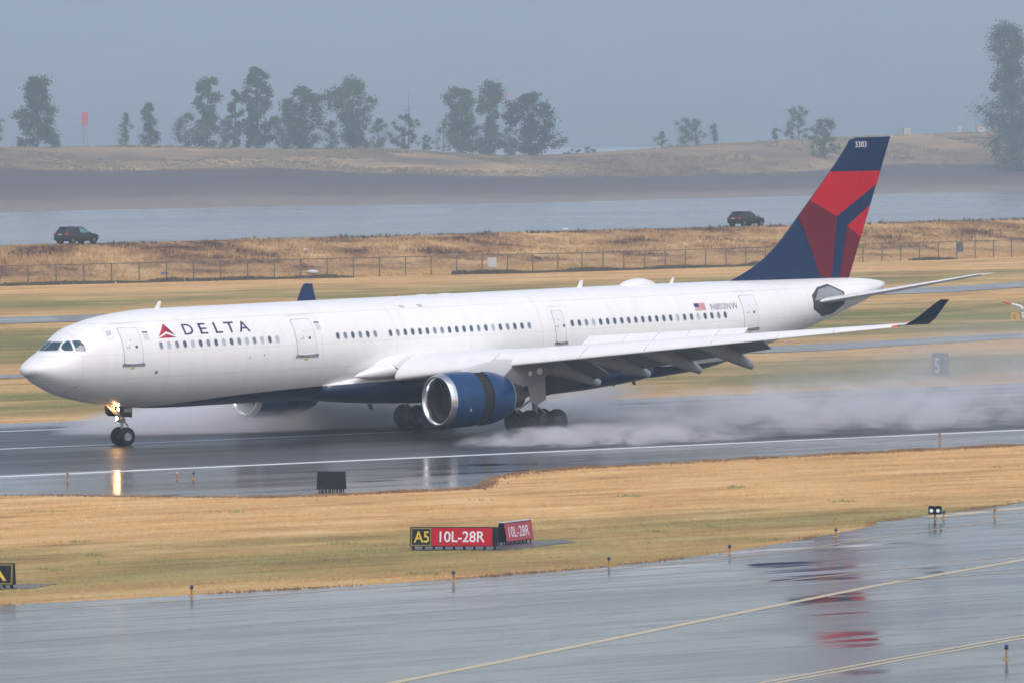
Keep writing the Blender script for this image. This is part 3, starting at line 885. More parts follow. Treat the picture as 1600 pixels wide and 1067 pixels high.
def strip_ring(y, side, pts, rot=0.0, dx=0.0, dz=0.0, piv=(0, 0)):
    """pts in chord fractions, rotated by rot (nose down positive) about piv, then moved"""
    out = []
    ca, sa = math.cos(rot), math.sin(rot)
    for u, z in pts:
        a, b = u - piv[0], z - piv[1]
        a, b = a * ca - b * sa, a * sa + b * ca
        x, zz = wing_pt(y, a + piv[0] + dx, b + piv[1] + dz)
        out.append((x, side * abs(y), zz))
    return out
for side in (-1, 1):
    ys_ = [1.5, 3, 4, 6, 8, 9.6, 12, 15, 19.6]
    R = [wing_ring(y, side, 0.76, 24, y > 3.88) for y in [1.5, 3, 3.86] + [3.9] + ys_[2:]]
    wing = AM('wing', loft_data(R), M['white'], smooth=False, angle=40)
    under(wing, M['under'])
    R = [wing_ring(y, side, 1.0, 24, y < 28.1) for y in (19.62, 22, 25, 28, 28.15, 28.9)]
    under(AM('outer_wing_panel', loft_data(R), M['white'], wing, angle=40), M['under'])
    # slats, drooped and moved forward
    def slat_pts(y):
        _, _, c, tc, _ = wing_at(y)
        up = [0.15, 0.12, 0.09, 0.06, 0.035, 0.015, 0.004, 0.0]
        lo = [0.004, 0.015, 0.03]
        p = [(u, af(u, tc)[0]) for u in up] + [(u, af(u, tc)[1]) for u in lo]
        p += [(0.05, af(0.05, tc)[0] * 0.35), (0.09, af(0.09, tc)[0] * 0.72)]
        return p
    seams = [(3.9, 8.55), (9.55, 13.0), (13.0, 16.1), (16.1, 19.3), (19.3, 22.5), (22.5, 25.2), (25.2, 28.0)]
    for a, b in seams:
        R = []
        for t in np.linspace(0, 1, 5):
            y = a + 0.03 + (b - a - 0.06) * t
            R.append(strip_ring(y, side, slat_pts(y), math.radians(22), -0.055, -0.018, (0.15, af(0.15, wing_at(y)[3])[0])))
        AM('slat', loft_data(R), M['white'], wing, angle=35)
    # flaps, lowered
    for a, b in ((3.3, 9.45), (9.65, 19.5)):
        R = []
        for t in np.linspace(0, 1, 6):
            y = a + (b - a) * t
            pts = [(0.70, 0.0), (0.72, 0.022), (0.78, 0.03), (0.88, 0.02), (1.0, 0.0), (0.88, -0.006), (0.76, -0.018), (0.715, -0.015)]
            R.append(strip_ring(y, side, pts, math.radians(-30), 0.085, -0.03, (0.72, 0.0)))
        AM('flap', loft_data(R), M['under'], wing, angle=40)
    # ground spoilers, raised
    for a, b in ((4.4, 8.9), (9.9, 12.2), (12.2, 14.0), (14.0, 15.8), (15.8, 17.5), (17.5, 19.1)):
        R = []
        for y in (a + 0.03, b - 0.03):
            tc = wing_at(y)[3]; z0 = af(0.66, tc)[0] + 0.004
            L_ = 0.135
            pts = [(0.66, z0), (0.66 + L_, z0 + 0.0), (0.66 + L_, z0 + 0.006), (0.66, z0 + 0.012)]
            R.append(strip_ring(y, side, pts, math.radians(42 if a > 9 else 4), 0, 0, (0.66, z0)))
        AM('spoiler', loft_data(R), M['white'], wing)
    # flap track fairings
    for yq, xe, ze in ((6.3, 33.9, 2.75), (8.0, 34.72, 2.90), (11.45, 35.64, 3.43), (14.55, 36.93, 3.67), (17.55, 38.31, 3.94)):
        if yq == 6.3: continue
        c = wing_at(yq)[2]
        xs_, zs_ = wing_pt(yq, 0.36, af(0.36, wing_at(yq)[3])[1])
        xm, zm = wing_pt(yq, 0.72, af(0.72, wing_at(yq)[3])[1])
        P0 = Vector((xs_, 0, zs_ + 0.02)); P1 = Vector((xm, 0, zm - 0.30)); P2 = Vector((xe, 0, ze + 0.05))
        R = []
        N = 16
        for k in range(N + 1):
            t = k / N
            p = P0 * (1 - t) ** 2 + (P1 + Vector((0.2, 0, 0.1))) * 2 * t * (1 - t) + P2 * t * t
            dd = ((P1 - P0) * (1 - t) + (P2 - P1) * t).normalized()
            nrm = Vector((-dd.z, 0, dd.x))
            hh = 0.40 * math.sin(math.pi * min(1, 0.04 + t * 0.86)) ** 0.7 + 0.03
            bb = 0.27 * math.sin(math.pi * min(1, 0.05 + t * 0.84)) ** 0.7 + 0.02
            R.append([tuple(p + nrm * (hh * math.sin(a) - 0.1) + Vector((0, side * yq + bb * math.cos(a), 0))) for a in (2 * math.pi * j / 16 for j in range(16))])
        AM('flap_track_fairing', loft_data(R), M['mgrey'], wing, angle=50)
    # winglet and tip
    tip0 = wing_ring(28.9, side, 1.0)
    def wl_ring(le, te, y, th_, n=10):
        out = []
        for k in range(n + 1):
            u = 1 - k / n
            out.append((le[0] + (te[0] - le[0]) * u, side * (y - th_ * math.sin(math.pi * u ** 0.6) * 0.5), le[1] + (te[1] - le[1]) * u))
        for k in range(1, n):
            u = k / n
            out.append((le[0] + (te[0] - le[0]) * u, side * (y + th_ * math.sin(math.pi * u ** 0.6) * 0.5), le[1] + (te[1] - le[1]) * u))
        return out
    R = [wl_ring((39.9, 6.38), (41.7, 6.36), 28.92, 0.16), wl_ring((40.35, 6.72), (41.85, 6.70), 29.35, 0.13), wl_ring((41.3, 7.62), (42.12, 7.60), 30.05, 0.07), wl_ring((41.58, 7.78), (42.2, 7.74), 30.15, 0.05)]
    wl = AM('winglet', loft_data(R), M['navy'], wing, angle=50)
    AM('navigation_light', lathe_data([(-0.06, 0.01), (0.02, 0.05), (0.15, 0.055), (0.2, 0.01)], 'x', 10, (39.55, side * 28.45, 6.33)), M['navlight'] if side < 0 else M['glass'], wing, smooth=True)
    R = []
    for xq, yq_, zq_, ry, rzz in ((20.85, 2.84, 3.72, 0.03, 0.03), (21.2, 2.9, 3.79, 0.17, 0.16), (21.8, 2.98, 3.88, 0.36, 0.31), (22.6, 3.08, 4.0, 0.60, 0.44), (23.8, 3.14, 4.14, 0.80, 0.54), (25.5, 3.14, 4.22, 0.84, 0.56), (27.5, 2.9, 4.25, 0.6, 0.4)):
        R.append([(xq, side * (yq_ + ry * math.cos(a)), zq_ + rzz * math.sin(a)) for a in (2 * math.pi * q / 24 for q in range(24))])
    AM('wing_root_fairing', loft_data(R), M['white'], wing, smooth=True)
    # engine pylon
    yq = 9.37 * side
    Pp = [(23.3, 3.98), (24.0, 4.22), (25.2, 4.46), (26.3, 4.62), (27.4, 4.6), (29.6, 4.35), (30.2, 4.0), (29.6, 3.55), (28.6, 3.15), (27.7, 2.95), (26.4, 3.0), (25.0, 3.3)]
    cx = sum(a for a, _ in Pp) / len(Pp); cz = sum(b for _, b in Pp) / len(Pp)
    def shr(f): return [(cx + (a - cx) * f, cz + (b - cz) * f) for a, b in Pp]
    R = [[(a, yq + o_, b) for a, b in shr(f)] for o_, f in ((-0.25, 0.92), (-0.21, 1.0), (0.21, 1.0), (0.25, 0.92))]
    py = AM('engine_pylon', loft_data(R), M['pylon'], jet, angle=50)
    for xx, zz, rr in ((28.35, 3.75, 0.14), (29.05, 3.85, 0.2)):
        AM('access_panel', lathe_data([(yq + side * 0.256, 0.001), (yq + side * 0.259, rr)], 'y', 16, (xx, 0, zz)), M['rim'], py)

# --- engines
for side in (-1, 1):
    C = (21.78, side * 9.37, 2.50)
    eng = AM('engine_cowl', lathe_data([(0.40, 1.512), (0.7, 1.555), (1.15, 1.585), (1.6, 1.59), (2.0, 1.58), (2.28, 1.565), (2.29, 1.45)], 'x', 64, C), M['blue'], jet, smooth=False, angle=40)
    AM('inlet_lip', lathe_data([(0.55, 1.19), (0.3, 1.225), (0.12, 1.28), (0.03, 1.335), (0.0, 1.375), (0.02, 1.41), (0.1, 1.45), (0.24, 1.49), (0.398, 1.514)], 'x', 64, C), M['chrome'], eng, smooth=True)
    AM('inlet_barrel', lathe_data([(0.55, 1.19), (0.9, 1.2), (1.35, 1.22)], 'x', 64, C), M['dgrey'], eng, smooth=True)
    fan = AM('fan_disc', lathe_data([(1.45, 1.23), (1.46, 0.3)], 'x', 48, C), M['black'], eng)
    VF = []
    for k in range(26):
        a = 2 * math.pi * k / 26
        q = []
        for r_, tw, ch in ((0.32, 0.5, 0.10), (0.75, 0.85, 0.15), (1.19, 1.15, 0.17)):
            for s_ in (-1, 1):
                da = s_ * ch * math.sin(tw) / r_
                q.append((C[0] + 1.3 + s_ * ch * math.cos(tw) * 0.5, C[1] + r_ * math.cos(a + da), C[2] + r_ * math.sin(a + da)))
        VF.append((q, [(0, 1, 3, 2), (2, 3, 5, 4)]))
    AM('fan_blades', join(*VF), M['dgrey'], eng, angle=60)
    AM('spinner', lathe_data([(0.85, 0.001), (0.95, 0.1), (1.15, 0.22), (1.4, 0.33)], 'x', 24, C), M['dgrey'], eng, smooth=True)
    V, F = [], []
    for k in range(9):
        t = 0.4 + k * 0.32; r_ = 0.11 + 0.014 * k
        for rr in (r_, r_ + 0.05):
            V.append((C[0] + 0.85 + (rr - 0.0) * 0.95 + 0.0 - 0.03 + (rr * rr) * 0.9, C[1] + rr * math.cos(t), C[2] + rr * math.sin(t)))
        if k: F.append((2 * k - 2, 2 * k - 1, 2 * k + 1, 2 * k))
    AM('spinner_mark', (V, F), M['textwhite'], eng)
    AM('reverser_cascade', lathe_data([(2.2, 1.47), (2.55, 1.50), (2.75, 1.49), (3.2, 1.46)], 'x', 64, C), M['cascade'], eng, smooth=True)
    VF = [tube_data((C[0] + 2.25, C[1] + 1.505 * math.cos(a), C[2] + 1.505 * math.sin(a)), (C[0] + 3.1, C[1] + 1.49 * math.cos(a), C[2] + 1.49 * math.sin(a)), 0.02, n=4) for a in (2 * math.pi * k / 72 for k in range(72))]
    AM('cascade_ribs', join(*VF), M['black'], eng)
    sl2 = AM('reverser_sleeve', lathe_data([(3.02, 1.45), (3.02, 1.55), (3.3, 1.545), (3.7, 1.50), (4.1, 1.41), (4.5, 1.28), (4.78, 1.17)], 'x', 64, C), M['blue'], eng, angle=40)
    AM('nozzle_rim', lathe_data([(4.781, 1.172), (4.85, 1.14), (4.83, 1.08), (4.4, 1.15)], 'x', 64, C), M['lgrey'], eng, smooth=True)
    AM('core_exhaust', lathe_data([(3.9, 0.98), (4.6, 0.95), (5.3, 0.80), (5.9, 0.64), (5.88, 0.58), (5.2, 0.6)], 'x', 40, C), M['titan'], eng, smooth=True)
    AM('exhaust_plug', lathe_data([(5.3, 0.42), (5.9, 0.36), (6.5, 0.12), (6.6, 0.001)], 'x', 28, C), M['titan'], eng, smooth=True)
    if side < 0:
        V = []
        for a, b in oval(0.13, 0.2, 14, 2):
            ang = math.radians(200) + b / 1.59
            V.append((C[0] + 1.3 + a, C[1] + 1.594 * math.cos(ang), C[2] + 1.594 * math.sin(ang)))
        AM('cowl_placard', (V, [tuple(range(14))]), M['lgrey'], eng)

# --- fin
FL = [(8.0, 51.3), (8.4, 52.35), (9.05, 53.66), (9.97, 54.95), (11.47, 56.5), (15.9, 60.75), (16.26, 61.04), (16.37, 61.5)]
def fin_le(z): return float(pchip([a for a, _ in FL], [b for _, b in FL], z)) if z > 8.0 else 51.3 - (8.0 - z) * 2.5
def fin_te(z): return 60.78 + (z - 7.89) / (16.39 - 7.89) * (64.33 - 60.78)
def fin_half(x, z):
    le = max(fin_le(z), 55.0 + (z - 8) * 0.72 - 1.2); te = fin_te(z)
    t0 = float(np.interp(z, [7, 9, 16.4], [0.40, 0.36, 0.16]))
    le2 = fin_le(z)
    if x < le: # dorsal fillet
        return 0.03 + 0.10 * max(0, (x - le2) / max(0.3, le - le2))
    u = min(1, max(0, (x - le) / (te - le)))
    return 0.012 + t0 * 2.6 * (0.2969 * math.sqrt(u) - 0.126 * u - 0.3516 * u * u + 0.2843 * u ** 3 - 0.1015 * u ** 4) + 0.118 * (1 - u) ** 2 * min(1.0, max(0.0, (le - le2) / 0.9))
R = []
for z in list(np.linspace(7.3, 15.6, 34)) + [15.9, 16.1, 16.26, 16.34, 16.385]:
    le, te = fin_le(z), fin_te(z)
    n = 26
    xs_ = [le + (te - le) * (0.5 - 0.5 * math.cos(math.pi * k / n)) for k in range(n + 1)]
    k_ = 1.0 if z < 16.2 else (0.7 if z < 16.35 else 0.3)
    R.append([(x, -fin_half(x, z) * k_, z) for x in xs_] + [(x, fin_half(x, z) * k_, z) for x in reversed(xs_[1:-1])])
fin = AM('tail_fin', loft_data(R), M['navy'], angle=60)
for side in (-1, 1):
    mp = lambda x, z: (max(x, fin_le(z) + 0.02), side * (fin_half(max(x, fin_le(z) + 0.02), z) + 0.010), z)
    for nm, poly, mm in (('red_fin_panel', [(59.13, 14.36), (63.48, 14.31), (63.15, 13.52), (59.82, 11.62), (57.61, 12.72)], 'red'),
                         ('dark_red_fin_panel', [(57.61, 12.72), (59.82, 11.62), (59.71, 10.89), (59.34, 7.93), (58.38, 7.96), (58.06, 8.77), (57.43, 10.26), (56.95, 11.24), (56.62, 11.72)], 'dred'),
                         ('red_fin_panel', [(62.58, 12.25), (61.76, 10.28), (60.68, 11.02)], 'red'),
                         ('dark_red_fin_panel', [(60.68, 11.02), (61.76, 10.28), (60.76, 7.90), (59.98, 7.90), (60.38, 9.71)], 'dred')):
        decal(nm, poly, [tuple(range(len(poly)))], mp, M[mm], fin, 0.25, 0.25)
mp = lambda x, z: (x, -(fin_half(x, z) + 0.009), z)
V, F = fit_text('3303', 61.44, 62.34, 15.78, 16.14, 0.012, 1.12)
tag(decal('fleet_number', V, F, mp, M['textwhite'], fin, 0.1, 0.2), 'white fleet number 3303 at the top of the fin')
hl = []
for z in np.linspace(8.2, 16.2, 20):
    x = fin_te(z) - 0.33 * (fin_te(z) - max(fin_le(z), 55 + (z - 8) * 0.72 - 1.2))
    hl.append((x, z))
V = [(a - 0.012, b) for a, b in hl] + [(a + 0.012, b) for a, b in hl]
n = len(hl)
decal('rudder_hinge_seam', V, [(i, i + 1, n + i + 1, n + i) for i in range(n - 1)], lambda x, z: (x, -(fin_half(x, z) + 0.011), z), M['black'], fin, None)
for z in (15.3, 14.2, 13.0): AM('static_wick', tube_data((fin_te(z) - 0.02, 0, z), (fin_te(z) + 0.16, 0, z - 0.02), 0.012, n=5), M['black'], fin)

# --- tailplane
for side in (-1, 1):
    R = []
    for y, le, te, zl, zt, th_ in ((0.4, 56.1, 61.55, 6.42, 6.78, 0.42), (1.7, 57.0, 61.95, 6.55, 6.92, 0.38), (5.6, 59.55, 63.05, 7.26, 7.52, 0.26), (9.3, 62.0, 64.02, 7.98, 8.10, 0.14), (9.7, 62.75, 64.10, 8.10, 8.14, 0.08)):
        n = 12
        up, lo = [], []
        for k in range(n + 1):
            u = (1 - math.cos(math.pi / 2 * k / n))
            o_ = af(u, 1.0, 0)[0] * th_
            x = le + (te - le) * u; z = zl + (zt - zl) * u
            up.append((x, side * y, z + o_ * 1.0)); lo.append((x, side * y, z - o_ * 1.0))
        R.append(list(reversed(up)) + lo[1:])
    tp_ = AM('tailplane', loft_data(R), M['white'], angle=40)
    R = []
    for y, le, te, zl, zt in ((1.9, 60.35, 62.02, 6.80, 6.93), (9.0, 63.15, 63.93, 7.99, 8.055)):
        R.append([(le, side * y, zl + 0.16 - y * 0.011), (te, side * y, zt + 0.02), (te, side * y, zt - 0.02), (le, side * y, zl - 0.15 + y * 0.011)])
    AM('elevator', loft_data(R), M['lgrey'], tp_)
    q = [(56.36, 6.94), (57.08, 7.39), (58.17, 7.56), (59.3, 7.05), (59.37, 6.3), (58.47, 5.76), (57.42, 5.62), (56.37, 6.11)]
    o = decal('tailplane_seal_plate', q, [tuple(range(8))], lambda x, z: fus_pt(x, z, side, 0.01), M['dgrey'], jet, 0.12, 0.3)
    q2 = [(56.5, 6.62), (57.12, 7.26), (58.15, 7.44), (59.15, 7.0), (59.15, 6.78)]
    decal('seal_plate_inset', q2, [tuple(range(5))], lambda x, z: fus_pt(x, z, side, 0.018), M['mgrey'], o, 0.12, 0.3)

# --- landing gear
def wheel(c, R_, wd, hub, parent, hm='steel'):
    p = [(-wd / 2, hub), (-wd / 2, hub + 0.03), (-wd / 2 * 1.0, R_ * 0.80), (-wd / 2 * 0.86, R_ * 0.92), (-wd / 2 * 0.6, R_ * 0.985), (-wd * 0.2, R_), (wd * 0.2, R_), (wd / 2 * 0.6, R_ * 0.985), (wd / 2 * 0.86, R_ * 0.92), (wd / 2, R_ * 0.80), (wd / 2, hub + 0.03), (wd / 2, hub)]
    t = AM('wheel', lathe_data(p, 'y', 36, c), M['rubber'], parent, angle=50)
    h = [(-wd * 0.42, 0.001), (-wd * 0.46, 0.09), (-wd * 0.30, 0.12), (-wd * 0.28, hub * 0.75), (-wd * 0.48, hub * 0.85), (-wd * 0.47, hub + 0.01), (wd * 0.47, hub + 0.01), (wd * 0.48, hub * 0.85), (wd * 0.28, hub * 0.75), (wd * 0.30, 0.12), (wd * 0.46, 0.09), (wd * 0.42, 0.001)]
    AM('wheel_hub', lathe_data(h, 'y', 24, c), M[hm], t, angle=40)
    return t
gz = lambda x, r: r - (x - X0) * TH
for s in (-1, 1): wheel((6.67, 0.36 * s, gz(6.67, 0.525)), 0.525, 0.36, 0.24, jet)
zn = gz(6.67, 0.525)
leg = AM('nose_gear_leg', join(tube_data((6.60, 0, 2.9), (6.64, 0, 1.75), 0.13, n=14), tube_data((6.64, 0, 1.8), (6.67, 0, zn), 0.085, n=14), tube_data((6.67, -0.4, zn), (6.67, 0.4, zn), 0.07)), M['steel'], angle=40)
AM('torque_link', join(tube_data((6.74, 0.0, 1.85), (7.05, 0, 1.55), 0.05, n=8), tube_data((7.05, 0, 1.55), (6.75, 0, 1.05), 0.045, n=8)), M['steel'], leg)
AM('steering_collar', join(tube_data((6.42, -0.22, 1.9), (6.42, 0.22, 1.9), 0.07), lathe_data([(1.75, 0.15), (1.78, 0.19), (2.0, 0.19), (2.03, 0.15)], 'z', 16, (6.64, 0, 0)), tube_data((6.1, -0.06, 1.83), (6.6, -0.06, 1.87), 0.03)), M['mgrey'], leg)
AM('drag_brace', join(tube_data((6.65, -0.12, 1.95), (5.7, -0.12, 2.75), 0.05), tube_data((6.65, 0.12, 1.95), (5.7, 0.12, 2.75), 0.05)), M['steel'], leg)
for yy, zz, xx in ((-0.30, 2.55, 6.22), (-0.13, 2.02, 6.2), (0.2, 2.62, 6.25)):
    big = zz < 2.2
    hs_ = AM('lamp_housing', lathe_data([(0.14, 0.02), (0.10, 0.09), (0.0, 0.12)], 'x', 16, (xx, yy, zz)), M['black'], leg, smooth=True)
    AM('landing_lamp', lathe_data([(-0.015, 0.001), (-0.005, 0.115 if big else (0.1 if yy < 0 else 0.05))], 'x', 16, (xx, yy, zz)), M['lamp'], leg)
for s in (-1, 1):
    q = [(5.95, 2.72), (6.85, 2.62), (6.85, 2.05), (6.2, 2.12), (6.0, 2.3)]
    d = AM('nose_gear_door', prism_data(q, 'y', 0.70 * s - 0.02, 0.70 * s + 0.02), M['black'])
    q = [(4.2, 2.9), (5.7, 2.62), (5.7, 2.45), (4.2, 2.72)]
    if s < 0:
        V, F = fit_text('303', 6.28, 6.76, 2.36, 2.58, 0.015)
        tag(decal('door_number', V, F, lambda a, b: (a, -0.726, b), M['rim'], d, None), 'pale number 303 on the nose gear door')
for s in (-1, 1):
    yc = 5.34 * s
    zb_ = 0.72
    bog = AM('main_gear_leg', join(tube_data((31.75, yc * 0.98, 4.2), (31.95, yc, 2.0), 0.24, n=16), tube_data((31.95, yc, 2.1), (32.05, yc, zb_ + 0.1), 0.16, n=16)), M['mgrey'], angle=40)
    AM('bogie_beam', join(tube_data((31.0, yc, gz(31.0, 0.72)), (33.1, yc, gz(33.1, 0.72)), 0.16, n=12), tube_data((31.06, yc - 0.75, gz(31.06, 0.7)), (31.06, yc + 0.75, gz(31.06, 0.7)), 0.09), tube_data((33.04, yc - 0.75, gz(33.04, 0.7)), (33.04, yc + 0.75, gz(33.04, 0.7)), 0.09)), M['mgrey'], bog, angle=40)
    AM('side_stay', join(tube_data((31.9, yc, 2.2), (31.6, yc * 0.45, 3.0), 0.1), tube_data((31.8, yc, 2.0), (30.6, yc, 1.35), 0.05), tube_data((30.6, yc, 1.35), (31.2, yc, 0.95), 0.045), tube_data((32.1, yc, 1.6), (32.75, yc, 1.15), 0.06), tube_data((32.75, yc, 1.15), (32.3, yc, 0.8), 0.05)), M['steel'], bog)
    q = [(31.0, 3.6), (32.45, 3.7), (32.5, 1.95), (31.75, 1.62), (31.35, 2.0)]
    AM('main_gear_door', prism_data(q, 'y', yc + s * 0.38, yc + s * 0.43), M['lgrey'], jet)
    for dx in (-0.99, 0.99):
        for dy in (-0.7, 0.7):
            x = 32.05 + dx
            wheel((x, yc + dy, gz(x, 0.70)), 0.70, 0.46, 0.30, jet, 'dgrey')

# ================================================================== airfield furniture
M['signred'] = simple('sign_red', (0.42, 0.002, 0.018), 0.5, var=0.1, spec=0.25)
M['signred2'] = simple('faded_sign_red', (0.42, 0.05, 0.08), 0.4, var=0.12)
M['signblack'] = simple('sign_black', (0.010, 0.013, 0.018), 0.6, var=0.3, spec=0.2)
M['signyellow'] = simple('sign_yellow', (0.62, 0.45, 0.03), 0.45, var=0.1)
M['signolive'] = simple('sign_border_olive', (0.22, 0.17, 0.045), 0.5, var=0.15)
M['signwhite'] = simple('sign_white', (0.68, 0.68, 0.72), 0.45, var=0.06)
M['signgrey'] = simple('weathered_sign_grey', (0.10, 0.11, 0.14), 0.5, var=0.2)
M['concrete'] = simple('wet_concrete_pad', (0.075, 0.07, 0.07), 0.4, var=0.3)

def sign_body(root, L, z0, h, d0, d1, m):
    poly = [(-d0 / 2, z0), (d0 / 2, z0), (d1 / 2, z0 + h), (-d1 / 2, z0 + h)]
    return mesh('sign_body', *prism_data(poly, 'x', 0, L), m, root)
def sign_panel(root, name, x0, x1, a0, a1, z0, h, d0, d1, m, off, V2=None, F2=None):
    yy = lambda z: -(d0 / 2 + (d1 - d0) / 2 * (z - z0) / h) - off
    if V2 is None:
        V2 = [(x0, a0), (x1, a0), (x1, a1), (x0, a1)]; F2 = [(0, 1, 2, 3)]
    return mesh(name, [(a, yy(b), b) for a, b in V2], F2, m, root)
def sign_legs(root, L, z0, n, d0):
    for k in range(n):
        x = 0.12 + (L - 0.24) * k / (n - 1)
        for y in (-d0 * 0.32, d0 * 0.32):
            mesh('leg', *tube_data((x, y, -0.02), (x, y, z0 + 0.02), 0.03, n=8), M['signblack'], root)
# holding position sign
rz = math.radians(-45)
s1 = empty('runway_holding_sign', (-37.16, -84.96, 0), rz)
tag(s1, 'wide sign reading A5 in yellow on black beside 10L-28R in white on red', 'sign')
D0, D1, Z0, HH = 0.50, 0.24, 0.14, 0.82
sign_body(s1, 3.72, Z0, HH, D0, D1, M['signblack']); sign_legs(s1, 3.72, Z0, 9, D0)
a5 = sign_panel(s1, 'location_panel', 0.04, 0.92, Z0 + 0.03, Z0 + HH - 0.03, Z0, HH, D0, D1, M['signolive'], 0.006)
sign_panel(a5, 'panel_face', 0.09, 0.87, Z0 + 0.08, Z0 + HH - 0.08, Z0, HH, D0, D1, M['signblack'], 0.010)
V, F = fit_text('A5', 0.17, 0.82, Z0 + 0.17, Z0 + HH - 0.17, 0.012)
sign_panel(a5, 'panel_lettering', 0, 0, 0, 0, Z0, HH, D0, D1, M['signyellow'], 0.015, V, F)
rp = sign_panel(s1, 'mandatory_panel', 0.95, 3.52, Z0 + 0.03, Z0 + HH - 0.03, Z0, HH, D0, D1, M['signred'], 0.006)
V, F = fit_text('10L-28R', 1.27, 3.20, Z0 + 0.19, Z0 + HH - 0.17, 0.012)
sign_panel(rp, 'panel_lettering', 0, 0, 0, 0, Z0, HH, D0, D1, M['signwhite'], 0.012, V, F)
s2 = empty('runway_holding_sign', (-32.75, -85.55, 0), math.radians(23.5))
tag(s2, 'turned faded red sign reading 10L-28R behind the wide A5 sign', 'sign')
sign_body(s2, 2.46, Z0, HH, D0, D1, M['signblack']); sign_legs(s2, 2.46, Z0, 7, D0)
rp = sign_panel(s2, 'mandatory_panel', 0.04, 2.42, Z0 + 0.03, Z0 + HH - 0.03, Z0, HH, D0, D1, M['signred2'], 0.006)
V, F = fit_text('10L-28R', 0.32, 2.15, Z0 + 0.19, Z0 + HH - 0.17, 0.010)
sign_panel(rp, 'panel_lettering', 0, 0, 0, 0, Z0, HH, D0, D1, M['signwhite'], 0.012, V, F)
mesh('sign_cap', *box_data(0, 2.46, -0.13, 0.13, Z0 + HH + 0.002, Z0 + HH + 0.03), M['lgrey'], s2)
tag(mesh('sign_pad', [(-37.6, -85.6, 0.02), (-34.4, -88.4, 0.02), (-29.0, -86.0, 0.02), (-28.6, -84.7, 0.02), (-31, -83.9, 0.02), (-36.6, -84.3, 0.02)], [(0, 1, 2, 3, 4, 5)], M['concrete']), kind='structure')
s3 = empty('taxiway_sign', (-63.75, -92.05, 0), rz)
tag(s3, 'black sign with yellow letter A cut off by the left edge', 'sign')
sign_body(s3, 1.45, Z0, 0.84, 0.55, 0.24, M['signblack']); sign_legs(s3, 1.45, Z0, 5, 0.55)
p3 = sign_panel(s3, 'location_panel', 0.04, 1.41, Z0 + 0.03, Z0 + 0.81, Z0, 0.84, 0.55, 0.24, M['signolive'], 0.006)
sign_panel(p3, 'panel_face', 0.10, 1.35, Z0 + 0.08, Z0 + 0.76, Z0, 0.84, 0.55, 0.24, M['signblack'], 0.010)
V, F = fit_text('A', 0.42, 1.17, Z0 + 0.17, Z0 + 0.68, 0.012)
sign_panel(p3, 'panel_lettering', 0, 0, 0, 0, Z0, 0.84, 0.55, 0.24, M['signyellow'], 0.015, V, F)
tag(mesh('sign_pad', [(-66, -92.6, 0.02), (-62.4, -93.9, 0.02), (-60.2, -92.3, 0.02), (-62.6, -90.8, 0.02)], [(0, 1, 2, 3)], M['concrete']), kind='structure')
s4 = empty('taxiway_sign', (-13.52, -46.1, 0.012), math.radians(-52))
tag(s4, 'black blank back of a sign standing on short legs at the runway shoulder', 'sign')
sign_body(s4, 1.36, 0.13, 0.86, 0.62, 0.26, M['signblack']); sign_legs(s4, 1.36, 0.13, 7, 0.62)
for a in (0.02, 1.30): mesh('frame_strip', *box_data(a, a + 0.04, -0.15, 0.15, 0.992, 1.01), M['dgrey'], s4)
s5 = empty('distance_sign', (105.2, 42.6, 0), math.radians(-90))
tag(s5, 'dark upright distance sign with white numeral 5 beyond the runway', 'sign')
poly = [(-0.26, 0.08), (0.26, 0.08), (0.26, 1.42), (0.14, 1.60), (-0.14, 1.60), (-0.26, 1.42)]
mesh('sign_body', *prism_data(poly, 'x', 0, 1.2), M['signgrey'], s5)
for x in (0.15, 1.05): mesh('leg', *tube_data((x, 0, -0.02), (x, 0, 0.1), 0.05), M['signblack'], s5)
V, F = fit_text('5', 0.30, 0.84, 0.20, 1.26, 0.02)
mesh('numeral', [(a, -0.268, b) for a, b in V], F, M['signwhite'], s5)
mesh('corner_lamp', *box_data(1.203, 1.215, -0.05, 0.05, 1.18, 1.30), M['signwhite'], s5)
s6 = empty('yellow_marker', (189.6, 127.9, float(ground_z(189.6, 127.9))), math.radians(-62))
tag(s6, 'small yellow marker box with a dark numeral near the right edge', 'marker')
mesh('marker_body', *box_data(0, 0.66, -0.2, 0.2, 0.06, 0.80), M['yellow'], s6)
V, F = fit_text('5', 0.18, 0.46, 0.22, 0.62, 0.02)
mesh('numeral', [(a, -0.206, b) for a, b in V], F, M['signgrey'], s6)
for x in (0.12, 0.54): mesh('leg', *tube_data((x, 0, -0.02), (x, 0, 0.08), 0.03), M['signblack'], s6)
s7 = empty('wind_cone', (191.3, 128.4, float(ground_z(191, 128))), 0)
tag(s7, 'red and white wind sock pole rising over a pale panel at the right edge', 'wind sock')
mesh('pole', *tube_data((0, 0, -0.02), (0, 0, 1.25), 0.035), M['steel'], s7)
pth = [(0.05, 0, 1.05), (-0.15, 0.12, 1.30), (-0.45, 0.35, 1.42), (-0.75, 0.58, 1.50)]
mesh('white_sleeve', *path_data(pth, [0.16, 0.14, 0.11, 0.09]), M['signwhite'], s7, angle=60)
mesh('red_sleeve', *path_data([(-0.75, 0.58, 1.50), (-1.05, 0.82, 1.60), (-1.35, 1.05, 1.72)], [0.091, 0.075, 0.05]), M['logo1'], s7, angle=60)
mesh('pale_panel', *prism_data([(-0.12, 0.25), (0.75, 0.12), (0.62, 0.75), (-0.3, 0.8)], 'y', -0.22, -0.18), M['signwhite'], s7)
mesh('panel_inset', *prism_data([(0.08, 0.36), (0.5, 0.3), (0.38, 0.64), (-0.05, 0.68)], 'y', -0.235, -0.222), M['letter'], s7)

